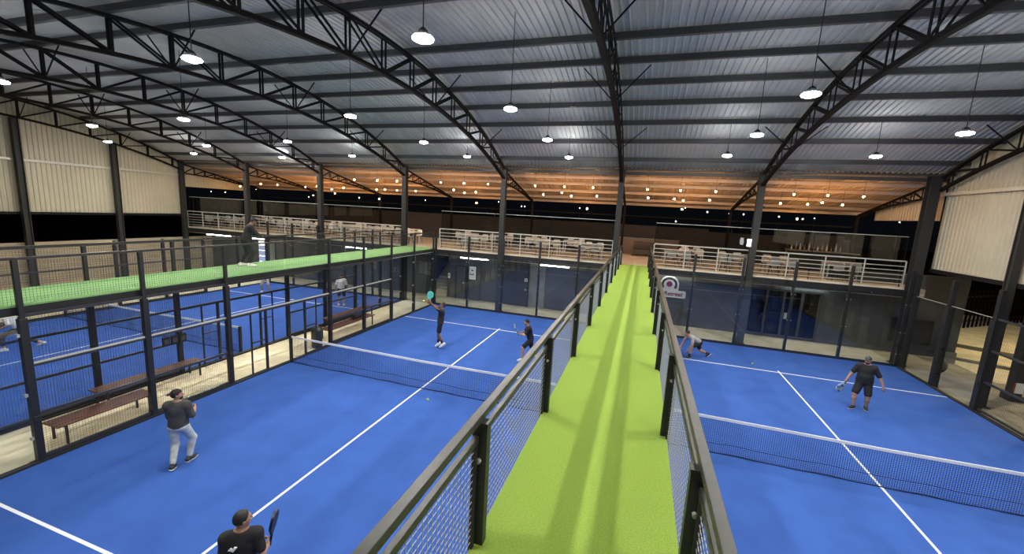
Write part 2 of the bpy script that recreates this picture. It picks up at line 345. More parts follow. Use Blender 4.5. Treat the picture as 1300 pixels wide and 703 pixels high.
# ------------------------------------------------------------------ fences, glass walls and railings
def wire_panel(x, y0, y1, z0, z1, th=.005, sp=.05, axis='y'):
    m = MB(); n = max(2, round((y1-y0)/sp)); k = max(2, round((z1-z0)/sp))
    for i in range(n+1):
        y = y0+(y1-y0)*i/n; m.bar((x, y, z0), (x, y, z1), th, th, caps=False)
    for j in range(k+1):
        z = z0+(z1-z0)*j/k; m.bar((x, y0, z), (x, y1, z), th, th, caps=False)
    return m
def post_mb(x, y, thick=.12, top=4.1, step=2.95, thin=.08):
    m = MB().box(x-thick/2, x+thick/2, y-thick/2, y+thick/2, 0, min(step, top))
    if top > step: m.box(x-thin/2, x+thin/2, y-thin/2, y+thin/2, step, top)
    m.box(x-.12, x+.12, y-.12, y+.12, 0, .02)
    m.box(x-thick/2-.02, x+thick/2+.02, y-.05, y+.05, .86, .98)
    return m
def side_fence(name, label, x, off, posts, bays, glass, gate, top=4.1, walk=None, thick=.12, wire='wired', thin=.08):
    t = thing(name, label, 'fence', (x, off, 0))
    for y in posts: post_mb(x, off+y, thick, top, thin=thin).build('post', M['black'], t, bevel=.006)
    for a, b in bays:
        g = wire_panel(x, off+a+.07, off+b-.07, .06, 2.98, th=.0027); g.build('mesh_panel', M[wire], t)
        for z in (.10, 1.0, 2.0, 3.0): MB().bar((x, off+a, z), (x, off+b, z), .055, .06).build('rail', M['frail'], t)
    for a, b in glass:
        MB().box(x-.006, x+.006, off+a+.03, off+b-.03, .05, 3.0).build('glass_pane', M['glass'], t)
        MB().box(x-.008, x+.008, off+a+.03, off+b-.03, 2.995, 3.012).build('glass_edge', M['galv'], t)
        for z in (.5, 1.4, 2.6):
            MB().box(x-.03, x+.03, off+b-.1, off+b+.02, z, z+.06).build('glass_clamp', M['galv'], t)
    if gate and x > -12:  # pale strips imitate lamp light caught on the dark rail tops
        for a, b in [(-6,-4),(-4,-2),(2,4),(4,6)]: MB().bar((x, off+a, 2.04), (x, off+b, 2.04), .06, .03).build('rail_highlight', M['galv'], t)
        MB().bar((x, off-2, 2.05), (x, off+2, 2.05), .06, .03).build('rail_highlight', M['galv'], t)
    if gate:
        for s in (-1, 1):
            MB().box(x-.03, x+.03, off+s*.78-.03, off+s*.78+.03, .02, 2.0).build('gate_post', M['black'], t)
            MB().bar((x, off+s*.78, .04), (x, off+s*2, .04), .05, .06).build('gate_sill', M['black'], t)
            MB().bar((x, off+s*1.3, .02), (x, off+s*1.3, 2.0), .035, .035).bar((x, off+s*1.3, 1.05), (x, off+s*.78, 1.05), .03, .03).build('gate_bar', M['black'], t)
        MB().bar((x, off-2, 2.0), (x, off+2, 2.0), .055, .07).build('gate_beam', M['rail'], t)
        MB().bar((x, off-2, 3.0), (x, off+2, 3.0), .055, .06).build('rail', M['black'], t)
    if walk:
        z0, ms = walk
        for i in range(-5, 5):
            wire_panel(x, off+2*i+.05, off+2*i+1.95, z0, 4.02, th=.003, sp=.05).build('railing_mesh', M[wire], t)
        MB().bar((x, off-10, 4.09), (x, off+10, 4.09), .07, .05).build('hand_rail', M['rail'], t)
    return t
P2 = [-10,-8,-6,-4,-2,2,4,6,8,10]
BAYS = [(-6,-4),(-4,-2),(2,4),(4,6)]; GL = [(-10,-8),(-8,-6),(6,8),(8,10)]
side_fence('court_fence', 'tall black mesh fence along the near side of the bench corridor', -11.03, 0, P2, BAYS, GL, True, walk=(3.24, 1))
side_fence('court_fence', 'tall black mesh fence along the far side of the bench corridor', -13.08, 0, P2, BAYS, GL, True, top=4.05, walk=(3.24, 1))
side_fence('court_fence', 'low mesh fence on the outer side of the far court', -23.2, 0, P2, BAYS+[(-2,2)], GL, False, top=3.15, thin=.08)
side_fence('court_fence', 'glass and mesh fence beside the corridor under the cream wall', 10.6, BOFF+.05, [-10,-8,-6,-4,-2,2,4,6,8,9.95], BAYS, GL, False, top=3.9, thick=.2, thin=.14)
for z in (1.0,):
    pass
def glass_wall(label, xs, y, top=4.0):
    t = thing('glass_wall', label, 'glass wall', (sum(xs)/len(xs), y, 0))
    for x in xs:
        MB().box(x-.05, x+.05, y+.015, y+.115, 0, top).build('post', M['black'], t, bevel=.006)
        for z in (.55, 1.45, 2.6): MB().ball((x-.07, y-.015, z), .018, 8, 6).ball((x+.07, y-.015, z), .018, 8, 6).build('glass_clamp', M['galv'], t)
    for a, b in zip(xs, xs[1:]):
        MB().box(a+.012, b-.012, y-.006, y+.006, .06, 3.0).build('glass_pane', M['glass'], t)
    MB().bar((xs[0], y+.06, .08), (xs[-1], y+.06, .08), .05, .05).build('bottom_rail', M['black'], t)
    return t
glass_wall('clear glass back wall of the court with the jumping man', [AX-5+2*i for i in range(6)], 10.02)
glass_wall('clear glass back wall in front of the shopfront and emblem sign', [BX-5+2*i for i in range(6)], 10.02+BOFF)
glass_wall('clear glass back wall of the far court beyond the corridor', [CX-5+2*i for i in range(6)], 10.02)

def walkway(name, label, x0, x1, y0, y1, green):
    t = thing(name, label, 'walkway', ((x0+x1)/2, 0, DECK))
    MB().box(x0, x1, y0, y1, 3.0, 3.16).build('walkway_slab', M['black'], t)
    MB().box(x0+.015, x1-.015, y0, y1, 3.155, DECK).build('walkway_turf', M[green], t)
    return t
walkway('walkway', 'raised lime green turf walkway between the two near courts', -.90, .465, -12.5, 10.4, 'green')
walkway('walkway', 'raised green turf walkway above the bench corridor', -12.99, -11.12, -10.2, 10.4, 'green2')
def walk_rail(label, x, inner):
    t = thing('walkway_railing', label, 'railing', (x, 0, 0))
    for i in range(-6, 6):
        y = 2*i
        xa, xb = sorted((x-inner*.028, x+inner*.075))
        pt = MB().box(xa, xb, y-.035, y+.035, 0, 4.068).build('post', M['black'], t, bevel=.004)
        MB().tube((x+inner*.03, y-.06, 3.82), (x+inner*.03, y-.03, 3.82), .014).build('bolt', M['galv'], pt)
        MB().box(xa-.003, xb+.003, y-.038, y+.038, 4.066, 4.082).build('post_cap', M['rail'], pt)
        if i < 5:
            xm = x+inner*.008
            wire_panel(xm, y+.075, y+1.925, DECK-.05, 3.95, th=.0032, sp=.05).build('mesh_panel', M['wire'], t)
            MB().bar((xm, y+.05, 3.975), (xm, y+1.95, 3.975), .035, .045).build('mesh_frame_rail', M['rail'], t)
            for yy in (y+.07, y+1.93): MB().bar((xm, yy, 3.15), (xm, yy, 3.955), .03, .035).build('mesh_frame_stile', M['black'], t)
    MB().bar((x, -12, 4.105), (x, 10.3, 4.105), .062, .05).build('hand_rail', M['rail'], t, bevel=.005)
    return t
walk_rail('dark mesh railing of the lime walkway beside the court with the jumping man', -.897, 1)
walk_rail('dark mesh railing of the lime walkway beside the court with the heavy man', .462, -1)

# ------------------------------------------------------------------ bar railings and wind screens
def bar_rail(label, x0, x1):
    y = 10.56; t = thing('bar_railing', label, 'railing', ((x0+x1)/2, y, DECK))
    n = max(1, round((x1-x0)/1.48))
    for i in range(n+1):
        x = x0+(x1-x0)*i/n; MB().box(x-.02, x+.02, y-.02, y+.02, DECK, 4.28).build('baluster', M['galv'], t)
    for j, z in enumerate((3.36, 3.54, 3.72, 3.90, 4.08)): MB().bar((x0, y, z), (x1, y, z), .03, .03).build('horizontal_bar', M['galv'], t)
    MB().bar((x0, y, 4.30), (x1, y, 4.30), .06, .05).build('top_rail', M['galv'], t)
def screen(label, x0, x1, y=10.75):
    t = thing('wind_screen', label, 'glass screen', ((x0+x1)/2, y, DECK))
    n = max(1, round((x1-x0)/3.0))
    for i in range(n): 
        a = x0+(x1-x0)*i/n; b = x0+(x1-x0)*(i+1)/n
        MB().box(a+.01, b-.01, y-.005, y+.005, DECK+.05, 5.29).build('glass_pane', M['wglass'], t)
    MB().bar((x0, y, 5.30), (x1, y, 5.30), .02, .022).build('top_edge', M['galv'], t)
    for i in range(n+1):
        a = x0+(x1-x0)*i/n; MB().box(a-.015, a+.015, y+.006, y+.03, DECK, 5.29).build('screen_post', M['truss'], t)
segs = [(-31.0, -13.35, 'stretching along the far court behind the hooded man'), (-10.95, -1.35, 'above the navy wall and white notice'), (.62, 10.5, 'above the shopfront, with the white chairs close behind')]
for a, b, s in segs:
    bar_rail('pale galvanised bar railing ' + s, a, b); screen('tall smoky glass wind screen ' + s, a, b)

# ------------------------------------------------------------------ steel frame
def tz(y): return rz(y) - .12                       # top chord centre
def bz(y): return 8.98 - (30 - sqrt(900 - y*y))*1.02 # bottom chord centre
def column(x, y, top, label, w=.26, paint=None):
    t = thing('steel_column', label, 'column', (x, y, 0))
    m = MB().box(x-w/2, x+w/2, y-w/2, y-w/2+.03, 0, top).box(x-w/2, x+w/2, y+w/2-.03, y+w/2, 0, top).box(x-.05, x+.05, y-w/2+.02, y+w/2-.02, 0, top)
    m.build('shaft', M['column'], t)
    MB().box(x-w/2-.07, x+w/2+.07, y-w/2-.07, y+w/2+.07, 0, .03).build('base_plate', M['column'], t)
    if paint: MB().box(x-w/2-.012, x+w/2+.012, y-w/2-.012, y+w/2+.012, .03, paint).build('painted_sleeve', M['navyd'], t)
M['column'] = mat('grey_brown_column_paint', (.032,.031,.029), .6, spec=.25)
for k, x in enumerate(COLX):
    column(x, 10.29 if k else 10.3, rz(10.2)+.02, f'dark steel column in front of the bar deck, {ORD[k]} from the dark screen', paint=2.1 if k in (1,2,3) else None, w=.26 if k else .34)
for k, y in enumerate((6.5, 2.45, -1.6, -5.65)):
    column(XL+.3, y, bz(y)-.06, f'dark steel column of the far sheeted wall, {ORD[k]} one counted from the bar deck')
for k, y in enumerate((6.3, 2.25, -1.8)):
    column(XR-.22, y, bz(y)-.06, f'thick dark column of the cream wall beside the near court, {ORD[k]} from the bar deck', w=.2)
NODE = [-.2 + 1.42*k for k in range(-7, 8)]
def make_truss(label):
    t = thing('roof_truss', label, 'truss', (0, 0, 8.5), 'arched trusses of the main roof')
    ys = [-10.25 + 20.5*i/36 for i in range(37)]
    MB().sweep([(-.045, y, tz(y)) for y in ys], .045, .085, (1,0,0)).sweep([(.045, y, tz(y)) for y in ys], .045, .085, (1,0,0)).build('top_chord', M['truss'], t)
    MB().sweep([(-.05, y, bz(y)) for y in ys], .05, .09, (1,0,0)).sweep([(.05, y, bz(y)) for y in ys], .05, .09, (1,0,0)).sweep([(0, y, bz(y)-.045) for y in ys], .11, .014, (1,0,0)).build('bottom_chord', M['trussb'], t)
    N = [-10.1] + NODE[0:] + [10.1] if NODE[0] > -10.1 else NODE
    N = sorted(set([round(max(-10.15, min(10.15, n)), 3) for n in N]))
    mid = min(range(len(N)), key=lambda i: abs(N[i]+.2))
    for i, y in enumerate(N):
        m = MB()
        for s in (-.06, .06): m.bar((s, y, bz(y)), (s, y, tz(y)), .022, .065, up=(0,1,0))
        m.build('web_post', M['truss'], t)
        if i < len(N)-1:
            y2 = N[i+1]; m = MB()
            a, b = ((y, bz(y)), (y2, tz(y2))) if i >= mid else ((y, tz(y)), (y2, bz(y2)))
            for s in (-.075, .075): m.bar((s, a[0], a[1]), (s, b[0], b[1]), .06, .022, up=(1,0,0))
            m.build('web_brace', M['truss'], t)
    for i in (mid-4, mid-1, mid+2, mid+5):
        for s in (-1, 1):
            if 0 < i < len(N)-1: MB().bar((s*.05, N[i], bz(N[i])), (s*.95, N[i], rz(N[i])-.06), .03, .03).build('fly_brace', M['truss'], t)
    return t
tr0 = None
place = ['closest to the cream wall by the dark screen', 'over the court with the heavy man in black', 'above the lime green walkway', 'over the court with the jumping man', 'over the bench corridor', 'over the far court', 'just beyond the far court', 'against the far sheeted wall']
tx = [XR-.35] + COLX[1:]
tx[7] = XL+.32
for k, x in enumerate(tx):
    lab = 'dark arched lattice roof truss ' + place[k]
    if tr0 is None: tr0 = make_truss(lab); tr0.location = (x, 0, 8.5)
    else: dup(tr0, (x, 0, 8.5), lab)
for o in list(bpy.data.objects):
    if o.name.startswith('fly_brace') and o.parent and min(abs(o.parent.location.x-tx[0]), abs(o.parent.location.x-tx[7])) < .01:
        cx_ = sum(c[0] for c in o.bound_box)/8
        if (o.parent.location.x > 0) == (cx_ > 0): bpy.data.objects.remove(o)
def make_canopy(label):
    t = thing('canopy_truss', label, 'truss', (0, 10.4, 7), 'small trusses of the bar canopy')
    def a(y): return cz(y)-.09
    def b(y): 
        k = (y-10.4)/5.9; return 6.92*(1-k) + (cz(16.3)-.16)*k + .12*sin(pi*k)
    ys = [10.4+5.9*i/8 for i in range(9)]
    MB().sweep([(0, y, a(y)) for y in ys], .10, .07, (1,0,0)).build('top_chord', M['trussb'], t)
    MB().sweep([(0, y, b(y)) for y in ys], .10, .07, (1,0,0)).build('bottom_chord', M['trussb'], t)
    for i in range(8):
        if i: MB().bar((-.05, ys[i], b(ys[i])), (-.05, ys[i], a(ys[i])), .02, .045, up=(0,1,0)).bar((.05, ys[i], b(ys[i])), (.05, ys[i], a(ys[i])), .02, .045, up=(0,1,0)).build('web_post', M['trussb'], t)
        if i < 7: MB().bar((0, ys[i], b(ys[i])), (0, ys[i+1], a(ys[i+1])), .06, .04, up=(1,0,0)).build('web_brace', M['trussb'], t)
    MB().box(-.07, .07, 16.25, 16.39, DECK, a(16.3)).build('canopy_post', M['trussb'], t)
    return t
cn0 = None
for k, x in enumerate(tx):
    lab = 'small sloping canopy truss behind the bar column, ' + ORD[k] + ' from the dark screen end'
    if cn0 is None: cn0 = make_canopy(lab); cn0.location = (x, 10.4, 7)
    else: dup(cn0, (x, 10.4, 7), lab)
for k in range(15):
    y = 9.45 - 1.4*k if k < 7 else -.3 - 1.4*(k-6)
    if abs(y) > 10.2: continue
    o = MB().box(XL, XR, y-.035, y+.035, rz(y)-.07, rz(y)+.095)
    o.box(XL, XR, y+.0, y+.07, rz(y)-.075, rz(y)-.055)
    tag(o.build('roof_purlin', M['purlin']), f'long grey steel purlin under the main roof, {ORD[k]} counted from the bar canopy', 'purlin', 'purlins of the main roof')
struct('trim_eave_beam', MB().box(XL, XR, 10.1, 10.3, 7.70, 7.84), M['purlin'], 'dark eave beam where the main roof meets the canopy', 'trim')
for k, y in enumerate((10.55, 11.36, 12.5, 13.95, 15.4, 16.4)):
    tag(MB().box(XL, XR, y-.03, y+.03, cz(y)-.05, cz(y)+.095).build('canopy_purlin', M['purlin'] if k < 1 else M['canopy']), f'purlin under the bar canopy, {ORD[k]} from the main roof', 'purlin', 'purlins of the bar canopy')

# ------------------------------------------------------------------ lamps
def make_lamp(label):
    t = thing('high_bay_lamp', label, 'lamp', (0,0,7.9), 'round high bay lamps')
    MB().lathe([(.085,.03),(.09,.06),(.07,.12),(.03,.16)], 24, (0,0,7.9)).build('housing', M['truss'], t, smooth=True)
    MB().lathe([(.02,-.034),(.07,-.032),(.108,-.024),(.115,-.012)], 24, (0,0,7.9)).build('lens', M['lens'], t, smooth=True)
    MB().lathe([(.115,-.012),(.155,-.006),(.162,.012),(.145,.034),(.084,.036)], 24, (0,0,7.9)).build('added_glow_ring', M['roof_fill'], t, smooth=True)  # glowing ring added to throw light up at the roof
    return t
rows = {'above the jumping man court, walkway side': [(-3.39,-8.6),(-3.39,-4.54),(-3.35,-.44),(-3.36,3.64),(-3.35,7.74)],
 'above the jumping man court, bench side': [(-8.3,-8.6),(-8.25,-4.49),(-8.32,-.09),(-8.36,4.12),(-8.21,7.88)],
 'above the far court, inner row': [(-15.0,-8.3),(-15.26,-4.15),(-14.98,-.14),(-14.87,3.97),(-14.9,8.11)],
 'above the far court, outer row': [(-21,-8.2),(-21.04,.53),(-21.19,5.08),(-20.74,9.17)],
 'beyond the far court': [(-26.64,3.99),(-26.25,7.96)],
 'above the heavy man court, walkway side': [(2.76,-9.0),(2.76,-5.0),(2.76,-.94),(2.77,2.95),(2.7,6.83)],
 'above the heavy man court, wall side': [(7.2,-8.9),(7.2,-5.),(7.2,-1.0),(7.24,2.85),(7.15,6.69)]}
lp0 = None
for rl, pts in rows.items():
    for i, (x, y) in enumerate(reversed(pts)):
        lab = f'glowing high bay lamp {rl}, {ORD[i]} from the bar'
        if lp0 is None: lp0 = make_lamp(lab); lp0.location = (x, y, 7.9); l = lp0
        else: l = dup(lp0, (x, y, 7.9), lab)
        zt = rz(y)+.09
        MB().tube((x, y, 8.05), (x, y, zt), .009, n=6).build('suspension_cord', M['cable'], l)
B = [(-29.74,13.69),(-26.64,12.79),(-25.14,12.83),(-22.94,13.15),(-22.32,13.6),(-21.6,12.8),(-20.9,13.4),(-21.67,14.57),(-19.55,12.96),(-16.97,13.03),(-16.25,12.94),(-15.41,13.02),(-17.05,10.95),(-15.41,10.95),(-14.06,10.95),(-14.02,13.03),(-11.17,10.95),(-9.73,10.95),(-11.06,12.4),(-10.6,12.95),(-9.73,12.67),(-8.29,10.95),(-5.55,12.61),(-5.63,10.95),(-4.06,10.95),(-4.4,12.1),(-3.97,12.7),(-2.6,10.95),(-2.54,12.52),(.04,10.95),(.11,12.45),(1.54,10.95),(1.4,12.5),(1.85,12.7),(3.05,12.45),(3.07,10.95),(6.18,12.53),(6.22,10.95),(7.3,12.5),(7.75,12.15),(7.49,10.95),(8.64,12.4),(8.78,10.95),(-10.8,15.4),(1.99,14.6),(7.88,15.5),(-3.4,15.5),(-24.5,15.5),(-18.6,15.6)]
b0 = None
for x, y in B:
    z = cz(y) - .60
    if b0 is None:
        b0 = thing('pendant_bulb', 'small amber pendant bulb glowing under the bar canopy', 'light bulb', (0,0,0), 'amber bulbs under the bar canopy')
        MB().ball((0,0,0), .036, 12, 8).build('bulb', M['bulb'], b0, smooth=True)
        MB().tube((0,0,.045), (0,0,.12), .022).build('bulb_holder', M['cable'], b0)
        MB().tube((0,0,.11), (0,0,.68), .006, n=5).build('cord', M['cable'], b0)
        b0.location = (x, y, z)
    else: dup(b0, (x, y, z), b0['label'])
# tubes under the slab
for i, (a, b, lab) in enumerate(((-9.6,-7.95,'left of the column with the white notice beside it'), (-5.04,-3.44,'above the bare concrete strip'), (.9,2.6,'above the emblem sign'), (6.86,8.58,'above the shopfront'), (-17.5,-15.9,'behind the far court, nearest the stairs'), (-25.4,-23.8,'behind the far court near the drinks cooler'), (-29.2,-27.0,'in the far corner of the hall'))):
    t = thing('tube_lamp', 'white fluorescent tube under the deck ' + lab, 'lamp', ((a+b)/2, 10.56, 2.8))
    yy = 12.1 if a > 0 else 10.56
    MB().tube((a, yy, 2.77), (b, yy, 2.77), .035, n=12).build('tube', M['tube'], t, smooth=True)
    MB().box(a-.04, b+.04, yy-.04, yy+.04, 2.80, 2.905).build('batten', M['white'], t)
t = thing('tube_lamp', 'short bright tube fixed upright on the thick column by the cream wall', 'lamp', (XR-.42, 6.1, 2.6))
MB().tube((XR-.42,6.1,2.55), (XR-.42,6.1,3.0), .02).build('tube', M['tube'], t); MB().box(XR-.40,XR-.37,6.08,6.12,2.52,3.03).build('bracket', M['white'], t)
# distant lights in the night
stars = [(325,240),(286,244),(330,247),(268,243),(392,250),(456,251),(513,252),(540,254),(633,256),(662,262),(666,262),(736,264),(870,264),(898,269),(926,271),(944,272),(965,273),(989,275),(1019,278),(1034,277),(1142,282),(858,281),(646,278),(659,279)]
def cam_ray(u, v):
    y, p, r = px['yaw'], px['pit'], px['rol']
    fw = np.array([-sin(y)*cos(p), cos(y)*cos(p), -sin(p)]); rt = np.array([cos(y), sin(y), 0]); up = np.cross(rt, fw)
    r2 = cos(r)*rt + sin(r)*up; u2 = -sin(r)*rt + cos(r)*up
    return np.array([0, px['cy'], px['cz']]), fw + r2*(u-650)/px['f'] - u2*(v-351.5)/px['f']
for i, (u, v) in enumerate(stars):
    o_, d_ = cam_ray(u, v); Y = 34 + 17*((i*7) % 5)/5; q = o_ + d_*(Y-o_[1])/d_[1]
    t = thing('street_light', 'tiny distant light in the dark beyond the bar deck', 'light', (q[0], q[1], 0), 'tiny lights out in the night')
    MB().ball(q, .05 + .03*((i*3) % 4)/4, 8, 6).build('lamp_head', M['star'], t); MB().tube((q[0], q[1], -.25), (q[0], q[1], q[2]-.08), .04, n=6).build('pole', M['night'], t)

# ------------------------------------------------------------------ signs on the back wall
def textob(name, s, size, loc, m, parent, ext=.006):
    cu = bpy.data.curves.new(name, 'FONT'); cu.body = s; cu.size = size; cu.extrude = ext; cu.offset = .007; cu.shear = .15; cu.align_x = 'CENTER'; cu.align_y = 'CENTER'
    tmp = bpy.data.objects.new(name+'_tmp', cu); C.objects.link(tmp)
    dg = bpy.context.evaluated_depsgraph_get(); me = bpy.data.meshes.new_from_object(tmp.evaluated_get(dg)); bpy.data.objects.remove(tmp)
    me.transform(Matrix.Rotation(R(90), 4, 'X')); L = world_loc(parent)
    me.transform(Matrix.Translation(Vector(loc)-Vector(L)))
    o = bpy.data.objects.new(name, me); C.objects.link(o); o.parent = parent; me.materials.clear(); me.materials.append(m); return o
t = thing('emblem_sign', 'white cut-out sign with dark arch, magenta dot and lettering on the navy wall', 'sign', (1.6, YB-.04, 1.5))
yf = YB-.05
def disc(cx, czz, r, y0, y1, n=32): return MB().prism([(cx+r*cos(2*pi*i/n), czz+r*sin(2*pi*i/n)) for i in range(n)], 1, y0, y1)
bk = MB().prism([(1.62+.47*cos(a), 2.14+.47*sin(a)) for a in [pi*i/20 for i in range(21)]] + [(1.15,1.85),(.55,1.85),(.5,1.8),(.5,1.52),(.55,1.47),(2.4,1.47),(2.46,1.52),(2.46,1.8),(2.41,1.85),(2.09,1.85)], 1, yf-.03, yf)
bk.build('sign_board', M['paper'], t)
arc = [(1.62+.39*cos(a), 2.14+.39*sin(a)) for a in [pi*(-.06+1.12*i/24) for i in range(25)]] + [(1.62+.28*cos(a), 2.14+.28*sin(a)) for a in [pi*(1.06-1.12*i/24) for i in range(25)]]
ab = MB()
for i in range(24): ab.prism([arc[i], arc[i+1], arc[48-i], arc[49-i]], 1, yf-.042, yf-.03)
ab.build('dark_arch', M['ink'], t)
disc(1.62, 2.17, .15, yf-.045, yf-.03).build('magenta_dot', M['magenta'], t)
for s in (-1, 1): disc(1.62+s*.31, 2.02, .07, yf-.046, yf-.03, 20).build('dark_dot', M['ink'], t)
textob('sign_lettering', 'Padel Retreat', .30, (1.48, yf-.036, 1.66), M['magenta'], t)
t = thing('notice_board', 'white notice with small dark figures on the grey wall', 'notice', (-9.55, YB-.1, 1.3))
MB().box(-9.83,-9.27,YB-.12,YB-.08,1.24,2.12).build('notice_frame', M['ink'], t); MB().box(-9.79,-9.31,YB-.125,YB-.119,1.28,2.08).build('notice_sheet', M['paper'], t)
nb = MB()
for z, a, b in ((1.86,-9.58,-9.52),(1.80,-9.62,-9.48),(1.62,-9.68,-9.62),(1.62,-9.52,-9.46),(1.55,-9.7,-9.44)): nb.box(a,b,YB-.13,YB-.124,z,z+.05)
nb.build('notice_marks', M['ink'], t)
t = thing('door_sign', 'small white sign on the wide navy door', 'sign', (-6.14,YB-.14,1.5)); MB().box(-6.24,-6.06,YB-.135,YB-.119,1.5,1.68).build('sign_plate', M['paper'], t); MB().box(-6.19,-6.16,YB-.14,YB-.134,1.54,1.64).box(-6.13,-6.10,YB-.14,YB-.134,1.54,1.64).build('sign_marks', M['ink'], t)
t = thing('switch_box', 'slim white box on the wall beside the stairs', 'box', (-11.12,YB-.05,1.2)); MB().box(-11.2,-11.06,YB-.06,YB,1.2,1.52).build('box_body', M['paper'], t, bevel=.01); MB().box(-11.16,-11.1,YB-.066,YB-.059,1.34,1.40).build('box_window', M['ink'], t)
t = thing('wall_board', 'pale grey board on the wall on the far side of the stairs', 'board', (-12.95,YB-.05,1.3)); MB().box(-13.25,-12.78,YB-.05,YB,1.3,2.1).build('board_panel', M['greyw2'] if 'greyw2' in M else M['concg'], t); MB().box(-13.28,-12.75,YB-.06,YB-.049,2.1,2.13).box(-13.28,-12.75,YB-.06,YB-.049,1.27,1.3).build('board_edge', M['ink'], t)
t = thing('wall_screen', 'large dark screen on the grey wall in the corner', 'screen', (12.0,YB-.1,.5)); MB().box(11.2,12.78,YB-.1,YB-.04,.52,1.66).build('screen_case', M['ink'], t, bevel=.012); MB().box(11.24,12.74,YB-.106,YB-.099,.57,1.62).build('screen_face', M['screen'], t)
MB().box(11.8,12.2,YB-.04,YB+.0,.9,1.3).build('screen_bracket', M['black'], t)

# ------------------------------------------------------------------ corridor furniture
def bench(label, x0, x1, y0, y1):
    t = thing('bench', label, 'bench', ((x0+x1)/2, (y0+y1)/2, 0))
    n = 4; wdt = (x1-x0)/n
    for i in range(n): MB().box(x0+i*wdt+.01, x0+(i+1)*wdt-.01, y0, y1, .415, .45).build('seat_slat', M['wood'], t, bevel=.005)
    for y in (y0+.15, y1-.15):
        MB().box(x0+.02,x0+.06,y-.02,y+.02,0,.415).box(x1-.06,x1-.02,y-.02,y+.02,0,.415).box(x0+.02,x1-.02,y-.02,y+.02,.375,.415).build('bench_leg', M['black'], t)
bench('red-brown slatted bench by the near fence behind the man in pale jeans', -11.86, -11.3, -5.6, -3.75)
bench('red-brown slatted bench under the small scoreboard', -12.92, -12.40, -4.3, -1.75)
bench('red-brown slatted bench near the bin, on the near side of the corridor', -11.86, -11.35, 2.3, 5.2)
bench('red-brown slatted bench on the far side of the corridor beyond the bin', -12.92, -12.42, 3.6, 6.6)
t = thing('sports_bag', 'black sports bag lying on the bench beyond the bin', 'bag', (-11.6, 4.3, .45))
MB().tube((-11.6,4.0,.57),(-11.6,4.6,.57),.12,n=14).build('bag_body', M['bag'], t, smooth=True, bevel=.02); MB().sweep([(-11.6,4.1,.68),(-11.6,4.2,.76),(-11.6,4.4,.76),(-11.6,4.5,.68)], .03, .012, (1,0,0)).build('bag_strap', M['ink'], t)
t = thing('waste_bin', 'dark grey dome-topped bin by the net post in the corridor', 'bin', (-11.32, 1.62, 0))
MB().lathe([(.17,0),(.19,.03),(.2,.6),(.205,.62)], 22, (-11.32,1.62,0)).build('bin_body', M['bin'], t, smooth=True)
MB().lathe([(.21,.615),(.21,.65),(.19,.73),(.12,.79),(.02,.82)], 22, (-11.32,1.62,0)).build('bin_lid', M['bin'], t, smooth=True); MB().ball((-11.32,1.62,.825), .03).build('lid_knob', M['galv'], t)
t = thing('score_board', 'small black scoreboard of three square panels on the far corridor fence', 'scoreboard', (-13.0,-2.2,1))
for i in range(3):
    y = -2.5+.23*i; f = MB().box(-13.04,-12.99,y,y+.19,.99,1.27).build('score_panel', M['bag'], t, bevel=.006); MB().box(-12.992,-12.985,y+.04,y+.15,1.06,1.2).build('score_window', M['greyw'], f)
t = thing('sports_bag', 'black sports bag hung on the corner post by the dark screen', 'bag', (11.2, 8.6, 0))
MB().ball((11.15,8.6,.62), .26, 16, 12, (.75,1,1.1)).build('bag_body', M['bag'], t, smooth=True); MB().sweep([(11.15,8.5,.86),(11.1,8.55,1.1),(11.1,8.65,1.1),(11.15,8.7,.86)], .03, .02, (1,0,0)).build('bag_strap', M['ink'], t); MB().ball((11.02,8.42,.78),.07,10,8).build('bag_ball_pocket', M['white'], t); MB().bar((10.6,8.6,1.12),(11.16,8.6,1.12),.025,.025).build('bag_hook', M['black'], t)
t = thing('planter_box', 'low grey block planter by the corner of the grey wall', 'planter', (13.3,11.6,0)); MB().box(12.95,13.35,11.5,12.1,0,.5).build('planter_body', M['concg'], t, bevel=.02); MB().box(12.99,13.31,11.54,12.06,.46,.52).build('planter_soil', M['night'], t)

# outside right: pale ground, picket fence, dark post with a notice, warm light
struct('path_outside', MB().box(14.2, 30, 2, 26, -.2, .0), M['conc'], 'pale lit ground outside beyond the corridor', 'path')
struct('kerb_outside', MB().bar((13.6,12.4,.05),(18,10.4,.05),.12,.14).bar((15.2,15.2,.08),(20,12.6,.08),.14,.18), M['concg'], 'dark kerbs across the lit ground outside', 'kerb')
t = thing('picket_fence', 'dark picket fence outside beyond the lit ground', 'fence', (18, 17, 0))
p0, p1 = np.array((15.0,17.6,0)), np.array((27,27.,0))
for i in range(34):
    q = p0+(p1-p0)*i/33; MB().box(q[0]-.05,q[0]+.05,q[1]-.02,q[1]+.02,0,2.3).build('picket', M['dpick'], t)
for z in (.4,1.9): MB().bar(p0+(0,.04,z), p1+(0,.04,z), .04,.08).build('fence_rail', M['black'], t)
t = thing('yard_post', 'thick black post with a white notice outside the court', 'post', (12.62,7.5,0))
MB().box(12.46,12.74,7.34,7.64,0,3.7).build('post_shaft', M['black'], t, bevel=.015); MB().box(12.4,12.8,7.28,7.7,0,.2).build('post_foot', M['black'], t)
MB().box(12.5,12.72,7.315,7.335,.3,.66).build('post_notice', M['paper'], t)
MB().box(12.465,12.5,7.32,7.342,.3,.66).build('red_backing', M['red'], t)
t = thing('yard_lamp', 'warm lamp on a pole outside beyond the corridor', 'lamp', (19.5,12.6,0))
MB().tube((19.5,12.6,0),(19.5,12.6,5.6),.05).build('lamp_pole', M['black'], t); MB().ball((19.5,12.6,5.65),.14).build('lamp_globe', mat('warm_globe_glow', (.9,.8,.6), .5, emit=(1.,.82,.5), es=2700.), t)

